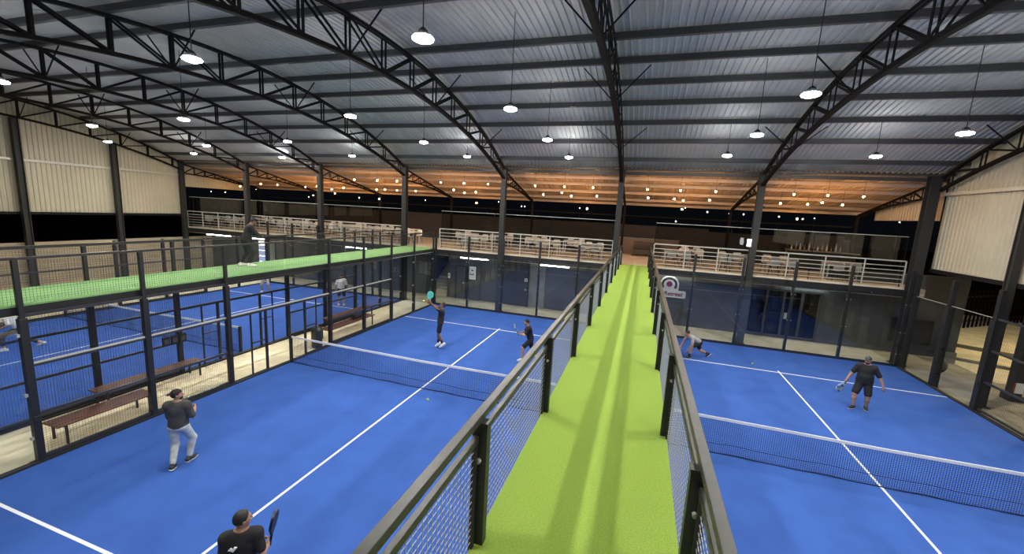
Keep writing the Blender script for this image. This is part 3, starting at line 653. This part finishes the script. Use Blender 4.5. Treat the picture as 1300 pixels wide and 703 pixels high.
# ------------------------------------------------------------------ bar deck furniture
def make_chair():
    t = thing('bar_chair', 'white plastic shell chair with thin black legs at the bar tables', 'chair', (0,0,0), 'white chairs on the bar deck')
    prof = [(-.20,.46,.20),(-.05,.435,.22),(.10,.44,.22),(.17,.47,.22),(.21,.60,.21),(.235,.74,.20),(.25,.84,.16)]
    m = MB(); v = []; n = 7
    for y, z, hw in prof:
        for i in range(n):
            a = -1+2*i/(n-1); v.append((a*hw, y - (.05*a*a if z > .5 else 0), z + (.045*a*a if z < .5 else 0)))
    k = len(v); v += [(x, y+.014, z-.014) for x, y, z in v]; f = []
    for r in range(len(prof)-1):
        for i in range(n-1):
            q = (r*n+i, r*n+i+1, (r+1)*n+i+1, (r+1)*n+i); f += [q, tuple(k+a for a in q[::-1])]
    edge = [i for i in range(n)] + [r*n+n-1 for r in range(1, len(prof))] + [(len(prof)-1)*n+i for i in range(n-2, -1, -1)] + [r*n for r in range(len(prof)-2, 0, -1)]
    for a, b in zip(edge, edge[1:]+edge[:1]): f.append((b, a, k+a, k+b))
    m.add(v, f).build('shell', M['white'], t, smooth=True)
    for sx in (-1,1):
        for sy in (-1,1): MB().tube((sx*.13,sy*.12,.44),(sx*.22,sy*.22,0),.012,n=6).build('leg', M['chleg'], t)
    return t
def make_table():
    t = thing('bar_table', 'white-topped table with a white frame on the bar deck', 'table', (0,0,0), 'white tables on the bar deck')
    MB().box(-.6,.6,-.38,.38,.72,.75).build('table_top', M['white'], t, bevel=.006)
    MB().box(-.56,.56,-.34,-.30,.66,.72).box(-.56,.56,.30,.34,.66,.72).build('apron', M['whitef'], t)
    for sx in (-1,1):
        for sy in (-1,1): MB().box(sx*.56-.025,sx*.56+.025,sy*.34-.025,sy*.34+.025,0,.72).build('leg', M['whitef'], t)
    return t
ch0 = make_chair(); tb0 = make_table(); fc = ft = True
spots = []
for row, y in enumerate((11.75, 14.1)):
    x = -29.6 + .9*row
    while x < 10.2:
        bad = (-13.2 < x < -10.9) or (-1.9 < x < 1.6) or any(abs(x-c) < .55 for c in tx)
        if row == 1 and x > 7: bad = True
        if not bad: spots.append((x, y))
        x += 2.25
for x, y in spots:
    jx = random.uniform(-.15,.15)
    if ft: tb0.location = (x+jx, y, DECK); ft = False
    else: dup(tb0, (x+jx, y, DECK), tb0['label'])
    for dx, dy, r in ((-.32,-.62,pi),(.32,-.6,pi),(-.3,.62,0),(.33,.6,0)):
        if random.random() < .15: continue
        q = (x+jx+dx+random.uniform(-.05,.05), y+dy+random.uniform(-.04,.06), DECK); rr = r+random.uniform(-.25,.25)
        if fc: ch0.location = q; ch0.rotation_euler = (0,0,rr); fc = False
        else: dup(ch0, q, ch0['label'], rz=rr)
t = thing('sofa', 'brown slatted sofa facing the end of the lime walkway', 'sofa', (.35, 15.9, DECK))
MB().box(-.45,1.15,15.6,16.2,DECK+.12,DECK+.42).build('sofa_seat', M['couch'], t, bevel=.03)
for i in range(3): MB().box(-.45,1.15,16.12,16.22,DECK+.44+.15*i,DECK+.56+.15*i).build('back_slat', M['couch'], t, bevel=.02)
for x in (-.5,1.12): MB().box(x,x+.1,15.58,16.25,DECK,DECK+.62).build('sofa_arm', M['couch'], t, bevel=.02)
t = thing('serving_hatch', 'pale brown counter standing behind the sofa', 'counter', (.4,16.9,DECK)); MB().box(-1.6,2.2,16.8,17.2,DECK,DECK+1.0).build('counter_body', mat('brown_panel', (.16,.10,.07), .6), t); MB().box(-1.65,2.25,16.75,17.25,DECK+1.0,DECK+1.05).build('counter_top', M['concg'], t)
t = thing('bar_counter', 'dark bar counter below the bottles', 'counter', (9.2,15.4,DECK)); MB().box(7.7,10.7,15.2,15.7,DECK,DECK+1.0).build('counter_body', M['darkw'], t); MB().box(7.6,10.8,15.1,15.75,DECK+1.0,DECK+1.06).build('counter_top', M['concg'], t, bevel=.01)
t = thing('back_shelf', 'dark shelf unit behind the bar counter', 'shelf', (9.2,16.4,DECK)); MB().box(7.9,10.6,16.2,16.6,DECK,DECK+.9).build('shelf_base', M['brownw'], t); MB().box(7.9,10.6,16.2,16.6,DECK+.9,DECK+.94).build('shelf_board', M['concg'], t); MB().box(7.9,10.6,16.55,16.6,DECK+.94,DECK+1.9).build('shelf_back', M['darkw'], t)
for i in range(12):
    x = 8.1+.21*i; h = .34+.1*((i*5) % 3)
    t = thing('bottle', 'slim bottle standing on the shelf behind the bar counter', 'bottle', (x,16.38,DECK+.94), 'bottles behind the bar')
    MB().lathe([(.035,0),(.04,.02),(.04,h*.6),(.015,h*.78),(.014,h)], 12, (x,16.38,DECK+.94)).build('bottle_body', M['bottleg'] if i % 2 else M['bottlew'], t, smooth=True); MB().tube((x,16.38,DECK+.94+h),(x,16.38,DECK+.96+h),.016).build('bottle_cap', M['ink'], t)
t = thing('drinks_cooler', 'lit drinks cooler glowing blue behind the far court', 'cooler', (-25.4,12.0,0)); MB().box(-25.9,-24.95,11.75,12.25,.0,2.5).build('cooler_cabinet', M['white'], t, bevel=.02); MB().box(-25.84,-25.0,11.735,11.752,.3,2.1).build('cooler_door', M['cool'], t); MB().box(-25.84,-25.0,11.735,11.752,2.18,2.42).build('cooler_header', M['lit'], t)
for i in range(4): MB().box(-25.84,-25.0,11.725,11.736,.6+.4*i,.64+.4*i).build('cooler_shelf', M['lit'], t)
t = thing('wall_speaker', 'small white glowing speaker on the bar column above the shopfront', 'speaker', (4.55,10.0,4.4)); MB().box(4.47,4.61,9.98,10.09,4.5,4.82).build('speaker_body', M['lit'], t, bevel=.01); MB().box(4.5,4.58,9.975,9.982,4.53,4.6).build('speaker_label', M['white'], t)  # speaker is no lamp; its body colour is made to glow

# ------------------------------------------------------------------ balls
def pball(q, label):
    o = MB().ball(q, .034, 16, 12).build('padel_ball', M['ball'], smooth=True); tag(o, label, 'ball')
pball((-5.335,-.62,.055), 'yellow-green ball lying on the blue court just in front of the net')
pball((4.64,7.245,.055), 'pale ball on the blue court near the glass and the crouching man')
pball((-7.84,3.45,1.84), 'yellow ball in the air above the jumping man')

# ------------------------------------------------------------------ people: continuous bodies from blended distance fields
import openvdb
def rot(axis, deg):
    return np.array(Matrix.Rotation(R(deg), 3, Vector(axis)))
class Field:
    def __init__(s, vox=.007): s.p = []; s.cuts = []; s.vox = vox
    def cap(s, a, b, ra, rb=None, k=.02): s.p.append(('c', np.array(a, float), np.array(b, float), ra, ra if rb is None else rb, k)); return s
    def ell(s, c, r, F=None, k=.03): s.p.append(('e', np.array(c, float), np.array(r, float), np.eye(3) if F is None else np.array(F), 0, k)); return s
    def cut(s, pt, n): s.cuts.append((np.array(pt, float), nrm(n))); return s      # keeps the side the normal points away from
    def build(s, name, m, parent):
        vox = s.vox; pad = .03; lo = np.full(3, 1e9); hi = np.full(3, -1e9); bb = []
        for p in s.p:
            if p[0] == 'c':
                a, b, ra, rb = p[1:5]; l = np.minimum(a-ra, b-rb); h = np.maximum(a+ra, b+rb)
            else:
                c, r, F = p[1:4]; e = np.sqrt(((F*r)**2).sum(1)); l, h = c-e, c+e
            bb.append((l, h)); lo = np.minimum(lo, l); hi = np.maximum(hi, h)
        lo -= pad+.01; hi += pad+.01; n = np.ceil((hi-lo)/vox).astype(int)+1
        f = np.full(n, .05, np.float32)
        for p, (l, h) in zip(s.p, bb):
            k = p[5]; i0 = np.maximum(0, np.floor((l-.05-lo)/vox).astype(int)); i1 = np.minimum(n, np.ceil((h+.05-lo)/vox).astype(int)+1)
            gx, gy, gz = [(lo[d]+vox*np.arange(i0[d], i1[d])).astype(np.float32) for d in range(3)]
            X = gx[:,None,None]; Y = gy[None,:,None]; Z = gz[None,None,:]
            if p[0] == 'c':
                a, b, ra, rb = p[1:5]; d = b-a; L2 = max(d@d, 1e-9)
                t = np.clip(((X-a[0])*d[0]+(Y-a[1])*d[1]+(Z-a[2])*d[2])/L2, 0, 1)
                q = np.sqrt((X-a[0]-t*d[0])**2+(Y-a[1]-t*d[1])**2+(Z-a[2]-t*d[2])**2) - (ra+(rb-ra)*t)
            else:
                c, r, F = p[1:4]; u = [((X-c[0])*F[0,j]+(Y-c[1])*F[1,j]+(Z-c[2])*F[2,j]) for j in range(3)]
                k0 = np.sqrt(sum((u[j]/r[j])**2 for j in range(3)))+1e-6; k1 = np.sqrt(sum((u[j]/r[j]**2)**2 for j in range(3)))+1e-6
                q = k0*(k0-1)/k1
            sl = tuple(slice(i0[d], i1[d]) for d in range(3)); g = f[sl]
            hh = np.maximum(k-np.abs(g-q), 0)/k
            f[sl] = np.minimum(g, q) - hh*hh*k*.25
        gx, gy, gz = [(lo[d]+vox*np.arange(n[d])).astype(np.float32) for d in range(3)]
        for pt, nn in s.cuts:
            q = (gx[:,None,None]-pt[0])*nn[0]+(gy[None,:,None]-pt[1])*nn[1]+(gz[None,None,:]-pt[2])*nn[2]
            f = np.maximum(f, np.minimum(q, .05))
        g = openvdb.FloatGrid(.05); g.copyFromArray(np.ascontiguousarray(np.clip(f, -.05, .05), np.float32))
        out = g.convertToPolygons(0.0, 0.0); P, Q = out[0], out[-1]
        me = bpy.data.meshes.new(name); me.from_pydata((P*vox+lo).tolist(), [], Q.tolist()); me.update()
        for pl in me.polygons: pl.use_smooth = True
        o = bpy.data.objects.new(name, me); C.objects.link(o); o.parent = parent; me.materials.append(m); return o
def ik(a, b, l1, l2, hint):
    a = np.array(a, float); b = np.array(b, float); d = b-a; L = np.linalg.norm(d); m = (l1+l2)*.995
    if L > m: b = a+d/L*m; d = b-a; L = m
    x = (l1*l1-l2*l2+L*L)/(2*L); h = sqrt(max(l1*l1-x*x, 0)); u = d/L
    hv = np.array(hint, float); hv = nrm(hv-u*(hv@u)); return a+u*x+hv*h, b
def person(label, loc, face, p, col, s=1.0, bulk=1.0):
    """face: heading in degrees from +x; local axes x right, y forward, z up"""
    t = thing('person', label, 'person', loc, rz=R(face-90))
    hz = p.get('hip', .93)*s; pel = np.array((0, p.get('hy', 0), hz))
    F = rot((0,0,1), p.get('twist', 0)) @ rot((0,1,0), p.get('side', 0)) @ rot((1,0,0), -p.get('lean', 0))
    r, f, u = F[:,0], F[:,1], F[:,2]
    Fp = rot((0,0,1), p.get('ptwist', 0)) @ rot((1,0,0), -p.get('lean', 0)*.5); rp = Fp[:,0]; up_ = Fp[:,2]; fp = Fp[:,1]
    nb = pel+u*.51*s; sh = [nb - u*.055*s + r*i*.175*s*(1+.12*(bulk-1)) for i in (-1, 1)]
    H = rot((0,0,1), p.get('hyaw', 0)) @ F @ rot((1,0,0), -p.get('hpitch', 0)) if not p.get('hworld') else rot((0,0,1), p.get('hyaw', 0)) @ rot((1,0,0), -p.get('hpitch', 0))
    hc = nb + u*.05*s + H[:,2]*.115*s + H[:,1]*.015*s
    hip = [pel + rp*i*.088*s - up_*.02 for i in (-1, 1)]
    feet = p['feet']; knees = []; ank = []
    for i in (0, 1):
        a = np.array(feet[i][:3]); fy = R(feet[i][3] if len(feet[i]) > 3 else 0); hint = p.get('khint', [None, None])[i] or (-sin(fy), cos(fy), .05)
        k, b = ik(hip[i], a, .425*s, .42*s, hint); knees.append(k); ank.append(b)
    elb = []; wr = []
    for i in (0, 1):
        e, b = ik(sh[i], np.array(p['hands'][i]), .285*s, .255*s, p.get('ehint', [(-.6,-1,-.3), (.6,-1,-.3)])[i]); elb.append(e); wr.append(b)
    B = bulk; skin = M[col['skin']]; fb = Field(.0065)
    fb.ell(pel+u*.02, (.150*B*s,.108*B*s,.12*s), Fp, .05)
    fb.ell(pel+u*.17*s+f*.012*(B-1)*6, (.135*B*s,.100*B*s,.15*s), F, .06); fb.ell(pel+u*.355*s, (.155*(1+.5*(B-1))*s,.108*(1+.6*(B-1))*s,.16*s), F, .06)
    fb.cap(sh[0]+r*.03, sh[1]-r*.03, .062*s, k=.05); fb.cap(nb-u*.03*s, nb+u*.09*s+H[:,1]*.01, .056*s, .052*s, k=.04)
    fb.cap(nb+u*.02*s, sh[0]+u*.005, .045*s, .05*s, k=.04).cap(nb+u*.02*s, sh[1]+u*.005, .045*s, .05*s, k=.04)
    hx, hy, hu = H[:,0], H[:,1], H[:,2]
    fb.ell(hc+hu*.02*s, (.076*s,.094*s,.100*s), H, .02).ell(hc-hu*.045*s+hy*.028*s, (.056*s,.062*s,.066*s), H, .04)
    fb.cap(hc+hy*.092*s+hu*.012*s, hc+hy*.112*s-hu*.026*s, .009*s, .014*s, k=.015)
    fb.cap(hc+hy*.088*s-hx*.03*s+hu*.028*s, hc+hy*.088*s+hx*.03*s+hu*.028*s, .010*s, k=.015)
    for i in (-1, 1): fb.ell(hc+hx*i*.078*s-hu*.005*s-hy*.005, (.010*s,.018*s,.030*s), H, .008)
    fb.cap(hc+hy*.083*s-hu*.062*s-hx*.018*s, hc+hy*.083*s-hu*.062*s+hx*.018*s, .010*s, k=.012)
    BL = .5+.5*B
    for i in (0, 1):
        fb.cap(sh[i], elb[i], .050*BL*s, .040*BL*s, .03).cap(elb[i], wr[i], .040*BL*s, .026*BL*s, .02)
        fb.cap(hip[i], knees[i], .082*BL*s, .056*BL*s, .05).cap(knees[i], knees[i]*.7+ank[i]*.3 , .054*s, .056*BL*s, .03).cap(knees[i]*.7+ank[i]*.3, ank[i], .056*BL*s, .036*s, .03)
        hd = nrm(p.get('hdir', [None, None])[i]) if p.get('hdir', [None, None])[i] is not None else nrm(wr[i]-elb[i])
        pn = np.array(p.get('palm', [(1,0,0), (-1,0,0)])[i], float); pn = nrm(pn-hd*(pn@hd)); sd = np.cross(hd, pn)
        sgn = 1 if i == 0 else -1; sd = sd*sgn          # thumb side
        kn = wr[i]+hd*.088*s; fb.cap(wr[i], wr[i]+hd*.03*s, .024*s, .026*s, .015)
        for j, off in enumerate((.029, .0095, -.0095, -.028)):
            fb.cap(wr[i]+hd*.02*s+sd*off*.6*s, kn+sd*off*s, .015*s, .0115*s, .008)
            c = R(p.get('curl', [25, 25])[i]); ln = (.040,.044,.041,.033)[j]*s; q = kn+sd*off*s; a = c*.6
            for seg in range(3):
                d = hd*cos(a)+pn*sin(a); q2 = q+d*ln*(1,.7,.55)[seg]; fb.cap(q, q2, (.0098,.0088,.0080)[seg]*s, (.0088,.0080,.0072)[seg]*s, .003); q = q2; a += c*(.9 if seg == 0 else .7)
        tc = R(p.get('curl', [25, 25])[i])*.5; q = wr[i]+hd*.028*s+sd*.026*s
        for seg in range(3):
            d = nrm(hd*cos(tc*seg)*.75 + sd*(.62-.25*seg) + pn*(.25+.5*sin(tc*(seg+1)))); q2 = q+d*(.040,.032,.026)[seg]*s; fb.cap(q, q2, (.0135,.011,.0098)[seg]*s, (.011,.0098,.0085)[seg]*s, .005); q = q2
        fy = R(feet[i][3] if len(feet[i]) > 3 else 0); pitch = R(feet[i][4] if len(feet[i]) > 4 else 0)
        fd = np.array((-sin(fy)*cos(pitch), cos(fy)*cos(pitch), -sin(pitch))); fu = nrm(np.array((0,0,1.))-fd*fd[2])
        fb.cap(ank[i]-fd*.035-fu*.035*s, ank[i]+fd*.14*s-fu*.048*s, .036*s, .026*s, .03)
        sx = np.cross(fd, fu); Fs = np.stack([sx, fd, fu], 1)
        so = Field(.006); so.cap(ank[i]-fd*.05*s-fu*.035*s, ank[i]+fd*.08*s-fu*.045*s, .046*s, .045*s, .02).cap(ank[i]+fd*.07*s-fu*.05*s, ank[i]+fd*.165*s-fu*.053*s, .045*s, .032*s, .03).cap(ank[i]-fu*.03*s, ank[i]+fu*.005*s, .046*s, .043*s, .02)
        so.cut(ank[i]-fu*.078*s, -fu); sh_o = so.build('shoe', M[col['shoe']], t)
        sl = Field(.006); sl.cap(ank[i]-fd*.055*s-fu*.065*s, ank[i]+fd*.08*s-fu*.068*s, .046*s, .048*s, .02).cap(ank[i]+fd*.07*s-fu*.068*s, ank[i]+fd*.17*s-fu*.068*s, .048*s, .034*s, .03).cut(ank[i]-fu*.083*s, -fu).cut(ank[i]-fu*.062*s, fu); sl.build('shoe_sole', M['sole'], sh_o)
        if col.get('sock'):
            Field(.006).cap(ank[i]+fu*.02, ank[i]*.72+knees[i]*.28, .043*s, .050*s).build('sock', M[col['sock']], t)
    body = fb.build('body', skin, t)
    # shirt
    g = .014; st = Field(.007)
    st.ell(pel+u*.03*s, (.155*B*s+g,.112*B*s+g,.14*s), Fp, .06).ell(pel+u*.17*s+f*.012*(B-1)*6, (.142*B*s+g,.106*B*s+g,.16*s), F, .07).ell(pel+u*.355*s, (.160*(1+.5*(B-1))*s+g,.112*(1+.6*(B-1))*s+g,.165*s), F, .06)
    st.cap(sh[0]+r*.03, sh[1]-r*.03, .062*s+g, k=.05).cap(nb-u*.02*s, sh[0], .06*s, .055*s+g, k=.05).cap(nb-u*.02*s, sh[1], .06*s, .055*s+g, k=.05)
    sv = p.get('sleeve', .68)
    for i in (0, 1):
        st.cap(sh[i], sh[i]+(elb[i]-sh[i])*min(1, sv), .052*BL*s+g, (.050 if sv < 1 else .042)*BL*s+g, .04)
        if sv > 1: st.cap(elb[i], elb[i]+(wr[i]-elb[i])*(sv-1), .042*BL*s+g, .030*s+g, .03)
    st.cut(pel-up_*p.get('hem', .085)*s, -up_).cut(nb+u*.045*s, u)
    so = st.build('shirt', M[col['shirt']], t)
    # shorts or trousers
    bt = Field(.007); lg = p.get('leg', .72); gl = .022 if lg < 1 else .012
    bt.ell(pel+u*.0, (.155*B*s+.008,.112*B*s+.008,.125*s), Fp, .05)
    for i in (0, 1):
        e = hip[i]+(knees[i]-hip[i])*min(1, lg)
        bt.cap(hip[i], e, .086*BL*s+gl*.5, (.066 if lg < 1 else .060)*BL*s+gl, .04)
        if lg > 1: bt.cap(knees[i], knees[i]+(ank[i]-knees[i])*(lg-1), .060*BL*s+gl, .046*s+gl*.8, .03)
    bt.cut(pel+up_*.09*s, up_); bt.build('trousers' if lg > 1 else 'shorts', M[col['pants']], t)
    # hair, cap, beard, face
    if col.get('cap'):
        cp = Field(.006); cp.ell(hc+hu*.028*s, (.084*s,.102*s,.104*s), H).cut(hc+hu*.035*s, -hu*1+hy*.15); co = cp.build('cap', M[col['cap']], t)
        dr = -1 if col.get('capback') else 1
        vs = Field(.006); vs.ell(hc+hu*.045*s+hy*dr*.105*s, (.062*s,.065*s,.012*s), H); vs.build('cap_visor', M[col['cap']], co)
    if col.get('hair', True):
        hr = Field(.006); hr.ell(hc+hu*.028*s-hy*.008, (.083*s,.100*s,.103*s), H).cut(hc-hu*.03*s, -hu).cut(hc+hy*.045*s+hu*.045*s, nrm(hy-hu*.75)); hr.build('hair', M['hair'], t)
    if col.get('beard'):
        bd = Field(.006); bd.ell(hc-hu*.058*s+hy*.030*s, (.061*s,.070*s,.062*s), H).cut(hc-hu*.045*s, hu*1-hy*.25); bd.build('beard', M['hair'], t)
    ey = MB()
    for i in (-1, 1): ey.ball(hc+hx*i*.031*s+hy*.088*s+hu*.012*s, .010*s, 8, 6)
    ey.build('eyes', M['ink'], None).parent = t
    mo = MB().bar(hc+hy*.096*s-hu*.062*s-hx*.02*s, hc+hy*.096*s-hu*.062*s+hx*.02*s, .006, .008); mo.build('mouth', M['red'], None).parent = t
    a = R(face-90); Rw = np.array([[cos(a),-sin(a),0],[sin(a),cos(a),0],[0,0,1]])
    W = lambda q: Rw@np.array(q)+np.array(loc)
    return dict(t=t, W=W, Rw=Rw, wr=[W(x) for x in wr], elb=[W(x) for x in elb], head=W(hc), shirt=so, F=Rw@F, nb=W(nb), u=Rw@u, f=Rw@f, r=Rw@r)
def racket(label, grip, d, n, m, wrist_off=.0):
    """grip: point in the hand; d: handle to head; n: face normal"""
    d = nrm(d); n = np.array(n, float); n = nrm(n-d*(n@d)); x = np.cross(d, n); g = np.array(grip, float)
    t = thing('padel_racket', label, 'racket', tuple(g))
    o = lambda a, b, c: g+x*a+d*b+n*c
    MB().tube(o(0,-.06,0), o(0,.10,0), .016, n=10).build('handle', M['racb'], t, smooth=True); MB().tube(o(0,-.07,0), o(0,-.055,0), .019).build('handle_cap', M['ink'], t)
    hb = MB(); N = 32; ring = [(.125*cos(2*pi*i/N), .265+.140*sin(2*pi*i/N)*(1 if sin(2*pi*i/N) > 0 else .95)) for i in range(N)]
    v = [o(a, b, -.016) for a, b in ring]+[o(a, b, .016) for a, b in ring]; hb.add(v, [(i,(i+1)%N,N+(i+1)%N,N+i) for i in range(N)]+[tuple(range(N))[::-1], tuple(range(N,2*N))]); hb.build('face', M[m], t)
    th = MB()
    for s_ in (-1,1): th.bar(o(s_*.012,.09,0), o(s_*.07,.16,0), .024, .028, up=n)
    th.build('throat', M[m], t)
    hl = MB()
    for a in range(-3,4):
        for b in range(-3,4):
            if a*a+b*b < 11: hl.tube(o(a*.024,.272+b*.026,-.0168), o(a*.024,.272+b*.026,.0168), .0055, n=6)
    hl.build('face_holes', M['ink'], t)
    return t
def hold(P, i, hd, pn, off=.075, up=.022):      # the point between palm and curled fingers
    pass

# man in a grey shirt and pale jeans, seen from behind, watching the ball
p = person('person in charcoal shirt, pale jeans and backwards black cap, walking on the near blue court', (-8.445,-5.085,.02), 126,
 dict(hip=.89, lean=1, twist=-6, hyaw=-62, hpitch=-6, feet=[(-.095,-.14,.085,6,12),(.095,.11,.085,-24)], hands=[(-.04,.26,1.02),(.20,.24,1.08)], ehint=[(-.3,-.6,-1),(.35,-.6,-1)],
  palm=[(1,0,0),(-1,0,0)], curl=[70,70], leg=1.86, hem=.23, sleeve=.88), dict(skin='skin', shirt='greyc', pants='denim', shoe='shoeb', cap='blackc', capback=True, beard=True), s=.955, bulk=1.1)
racket('black racket held in front of the chest of the man in pale jeans', (p['wr'][0]+p['wr'][1])/2+p['f']*.07-p['r']*.04, -p['r']*.5+p['f']*.5+p['u']*.1, p['u'], 'racb')
# man at the bottom edge
p = person('person in black T-shirt with white back print, cut off by the lower edge', (-4.29,-7.08,.02), 131,
 dict(hip=.94, lean=3, twist=-4, hyaw=-58, hpitch=-2, feet=[(-.17,.05,.085,10),(.17,-.05,.085,-15)], hands=[(-.16,.22,.98),(.25,.16,1.0)], ehint=[(-.2,-.6,-1),(.2,-.8,-.9)],
  hdir=[None,(.0,.8,.5)], palm=[(1,0,0),(-1,.2,.2)], curl=[30,78], leg=.75, hem=.14), dict(skin='skin', shirt='blackc', pants='blackc', shoe='shoe'), s=.955, bulk=1.0)
q = p['nb']-p['u']*.12-p['f']*.136-p['r']*.06
MBl = MB(); pts = [(-.045,.0),(-.015,.025),(.0,.008),(.02,.03),(.05,.02),(.02,-.015),(.005,-.03),(-.012,-.012)]
v = [q+p['r']*a+p['u']*b-p['f']*c for c in (-.012,.006) for a, b in pts]
MBl.add(v, [tuple(range(8)), tuple(range(8,16))[::-1]]+[(i,(i+1)%8,8+(i+1)%8,8+i) for i in range(8)])
o = MBl.build('back_print', M['line'], None); o.parent = p['shirt']; o.matrix_parent_inverse = Matrix.LocRotScale(Vector(p['t'].location), p['t'].rotation_euler, None).inverted()
g = p['wr'][1]+nrm(p['Rw']@np.array((0,.8,.5)))*.085
racket('black racket held upright by the man at the lower edge', g+np.array((.02,.02,-.03)), (.12,.12,1), (.80,.45,.1), 'racb')
# jumping man
p = person('person in black T-shirt and shorts jumping with both arms raised to hit the ball', (-7.12,3.50,.12), 205,
 dict(hip=.95, lean=-5, hyaw=5, hpitch=-18, feet=[(-.08,-.10,.12,0,38),(.10,.06,.085,0,32)], hands=[(-.22,.42,1.80),(.10,.46,1.70)], ehint=[(-1,.3,-.6),(1,.2,-.8)],
  palm=[(1,0,.2),(-1,0,0)], curl=[35,78], leg=.78, hem=.13), dict(skin='skind', shirt='blackc', pants='blackc', shoe='shoe', sock='blackc'), s=1.0)
racket('turquoise round racket raised above the jumping man', p['wr'][1]+np.array((-.05,-.02,.07)), (.25,0,1), (.5,-.85,0), 'turq')
# bearded man near the railing
p = person('person in black with a full beard, waiting beside the walkway railing', (-3.58,3.92,.02), 196,
 dict(hip=.80, lean=14, hyaw=-4, hpitch=0, feet=[(-.26,.28,.085,18),(.20,-.34,.085,-25)], hands=[(-.12,.42,.98),(.10,.42,.96)], ehint=[(-1,-.3,-.8),(1,-.3,-.8)],
  palm=[(1,0,0),(-1,0,0)], curl=[75,75], leg=.80, hem=.13), dict(skin='skin', shirt='blackc', pants='blackc', shoe='shoe', beard=True), s=.97)
racket('pale racket held low in both hands by the bearded man', (p['wr'][0]+p['wr'][1])/2+p['f']*.07, p['f']*.15+p['u']*.9-p['r']*.1, p['f'], 'racw')
# crouching man on the right court
p = person('person in grey T-shirt and black shorts lunging low at the back of the near court', (2.55,7.05,.02), 207,
 dict(hip=.68, lean=62, hy=-.05, hyaw=0, hpitch=-42, feet=[(-.10,.36,.085,5),(.12,-.62,.12,-5,38)], hands=[(-.24,.52,.42),(.20,.60,.40)], ehint=[(-1,-.3,.4),(1,-.3,.4)],
  palm=[(1,0,0),(-1,0,0)], curl=[30,78], leg=.70, hem=.10), dict(skin='skin', shirt='lgrey', pants='blackc', shoe='shoeb', sock='blackc'), s=.98)
racket('dark racket held low by the lunging man in grey', p['wr'][1]+np.array((-.04,-.02,-.05)), (-.7,-.3,-.25), (0,.5,.8), 'racb')
# heavy man walking towards the camera
p = person('person of heavy build in black clothes and grey cap, racket hanging at one side', (6.90,4.25,.02), -116,
 dict(hip=.91, lean=4, hyaw=-14, hpitch=6, feet=[(-.14,-.10,.085,16),(.15,.10,.085,-24)], hands=[(-.46,.02,.82),(.44,.12,.80)], ehint=[(-.8,-1,.1),(.8,-1,.1)],
  palm=[(.7,-.6,0),(-.7,-.6,0)], curl=[30,76], leg=.84, hem=.14, sleeve=.82), dict(skin='skin', shirt='blackc', pants='blackc', shoe='shoeb', cap='greyc', hair=False, beard=True), s=1.0, bulk=1.32)
racket('white and blue racket hanging from the hand of the heavy man', p['wr'][1]+np.array((-.02,-.03,-.085)), (-.45,-.1,-.7), (.4,-.8,0), 'racw')
# far court players
p = person('person in white T-shirt and dark shorts standing beyond the bench corridor', (-14.95,7.22,.02), 120,
 dict(hip=.92, lean=8, hyaw=0, hpitch=15, feet=[(-.13,0,.085,10),(.13,.02,.085,-10)], hands=[(-.30,.10,.86),(.30,.10,.86)], curl=[30,60], leg=.8, hem=.15, sleeve=.8), dict(skin='skin', shirt='whitec', pants='blackc', shoe='shoe'), s=1.0, bulk=1.08)
p = person('person in white shirt and dark trousers lunging at the left edge on the far court', (-19.55,-2.75,.02), 235,
 dict(hip=.72, lean=30, hyaw=0, hpitch=5, feet=[(-.15,.35,.085,0),(.16,-.42,.10,-15,25)], hands=[(-.35,.35,.8),(.35,.40,.85)], curl=[30,70], leg=1.7, hem=.13, sleeve=.9), dict(skin='skin', shirt='whitec', pants='greyc', shoe='shoe'), s=1.0)
p = person('person in pale clothes seen through the mesh at the back of the far court', (-20.75,7.74,.02), -60,
 dict(hip=.84, lean=14, hyaw=0, hpitch=0, feet=[(-.22,.05,.085,10),(.22,-.05,.085,-10)], hands=[(-.22,.36,1.1),(.25,.36,1.12)], curl=[40,75], leg=.8, hem=.13), dict(skin='skin', shirt='whitec', pants='lgrey', shoe='shoe'), s=.98)
# spectator on the second walkway
p = person('person in dark hooded clothes and pale shoes, leaning on the far raised walkway', (-12.42,-.22,3.2), 70,
 dict(hip=.89, lean=20, twist=-10, hyaw=-5, hpitch=12, feet=[(-.15,-.10,.085,8),(.16,.05,.085,-12)], hands=[(-.12,.42,1.02),(.14,.44,1.02)], ehint=[(-1,-.2,-.6),(1,-.2,-.6)], curl=[60,60], leg=1.8, hem=.16, sleeve=1.9), dict(skin='skind', shirt='blackc', pants='blackc', shoe='shoe', cap='blackc'), s=.98, bulk=1.08)
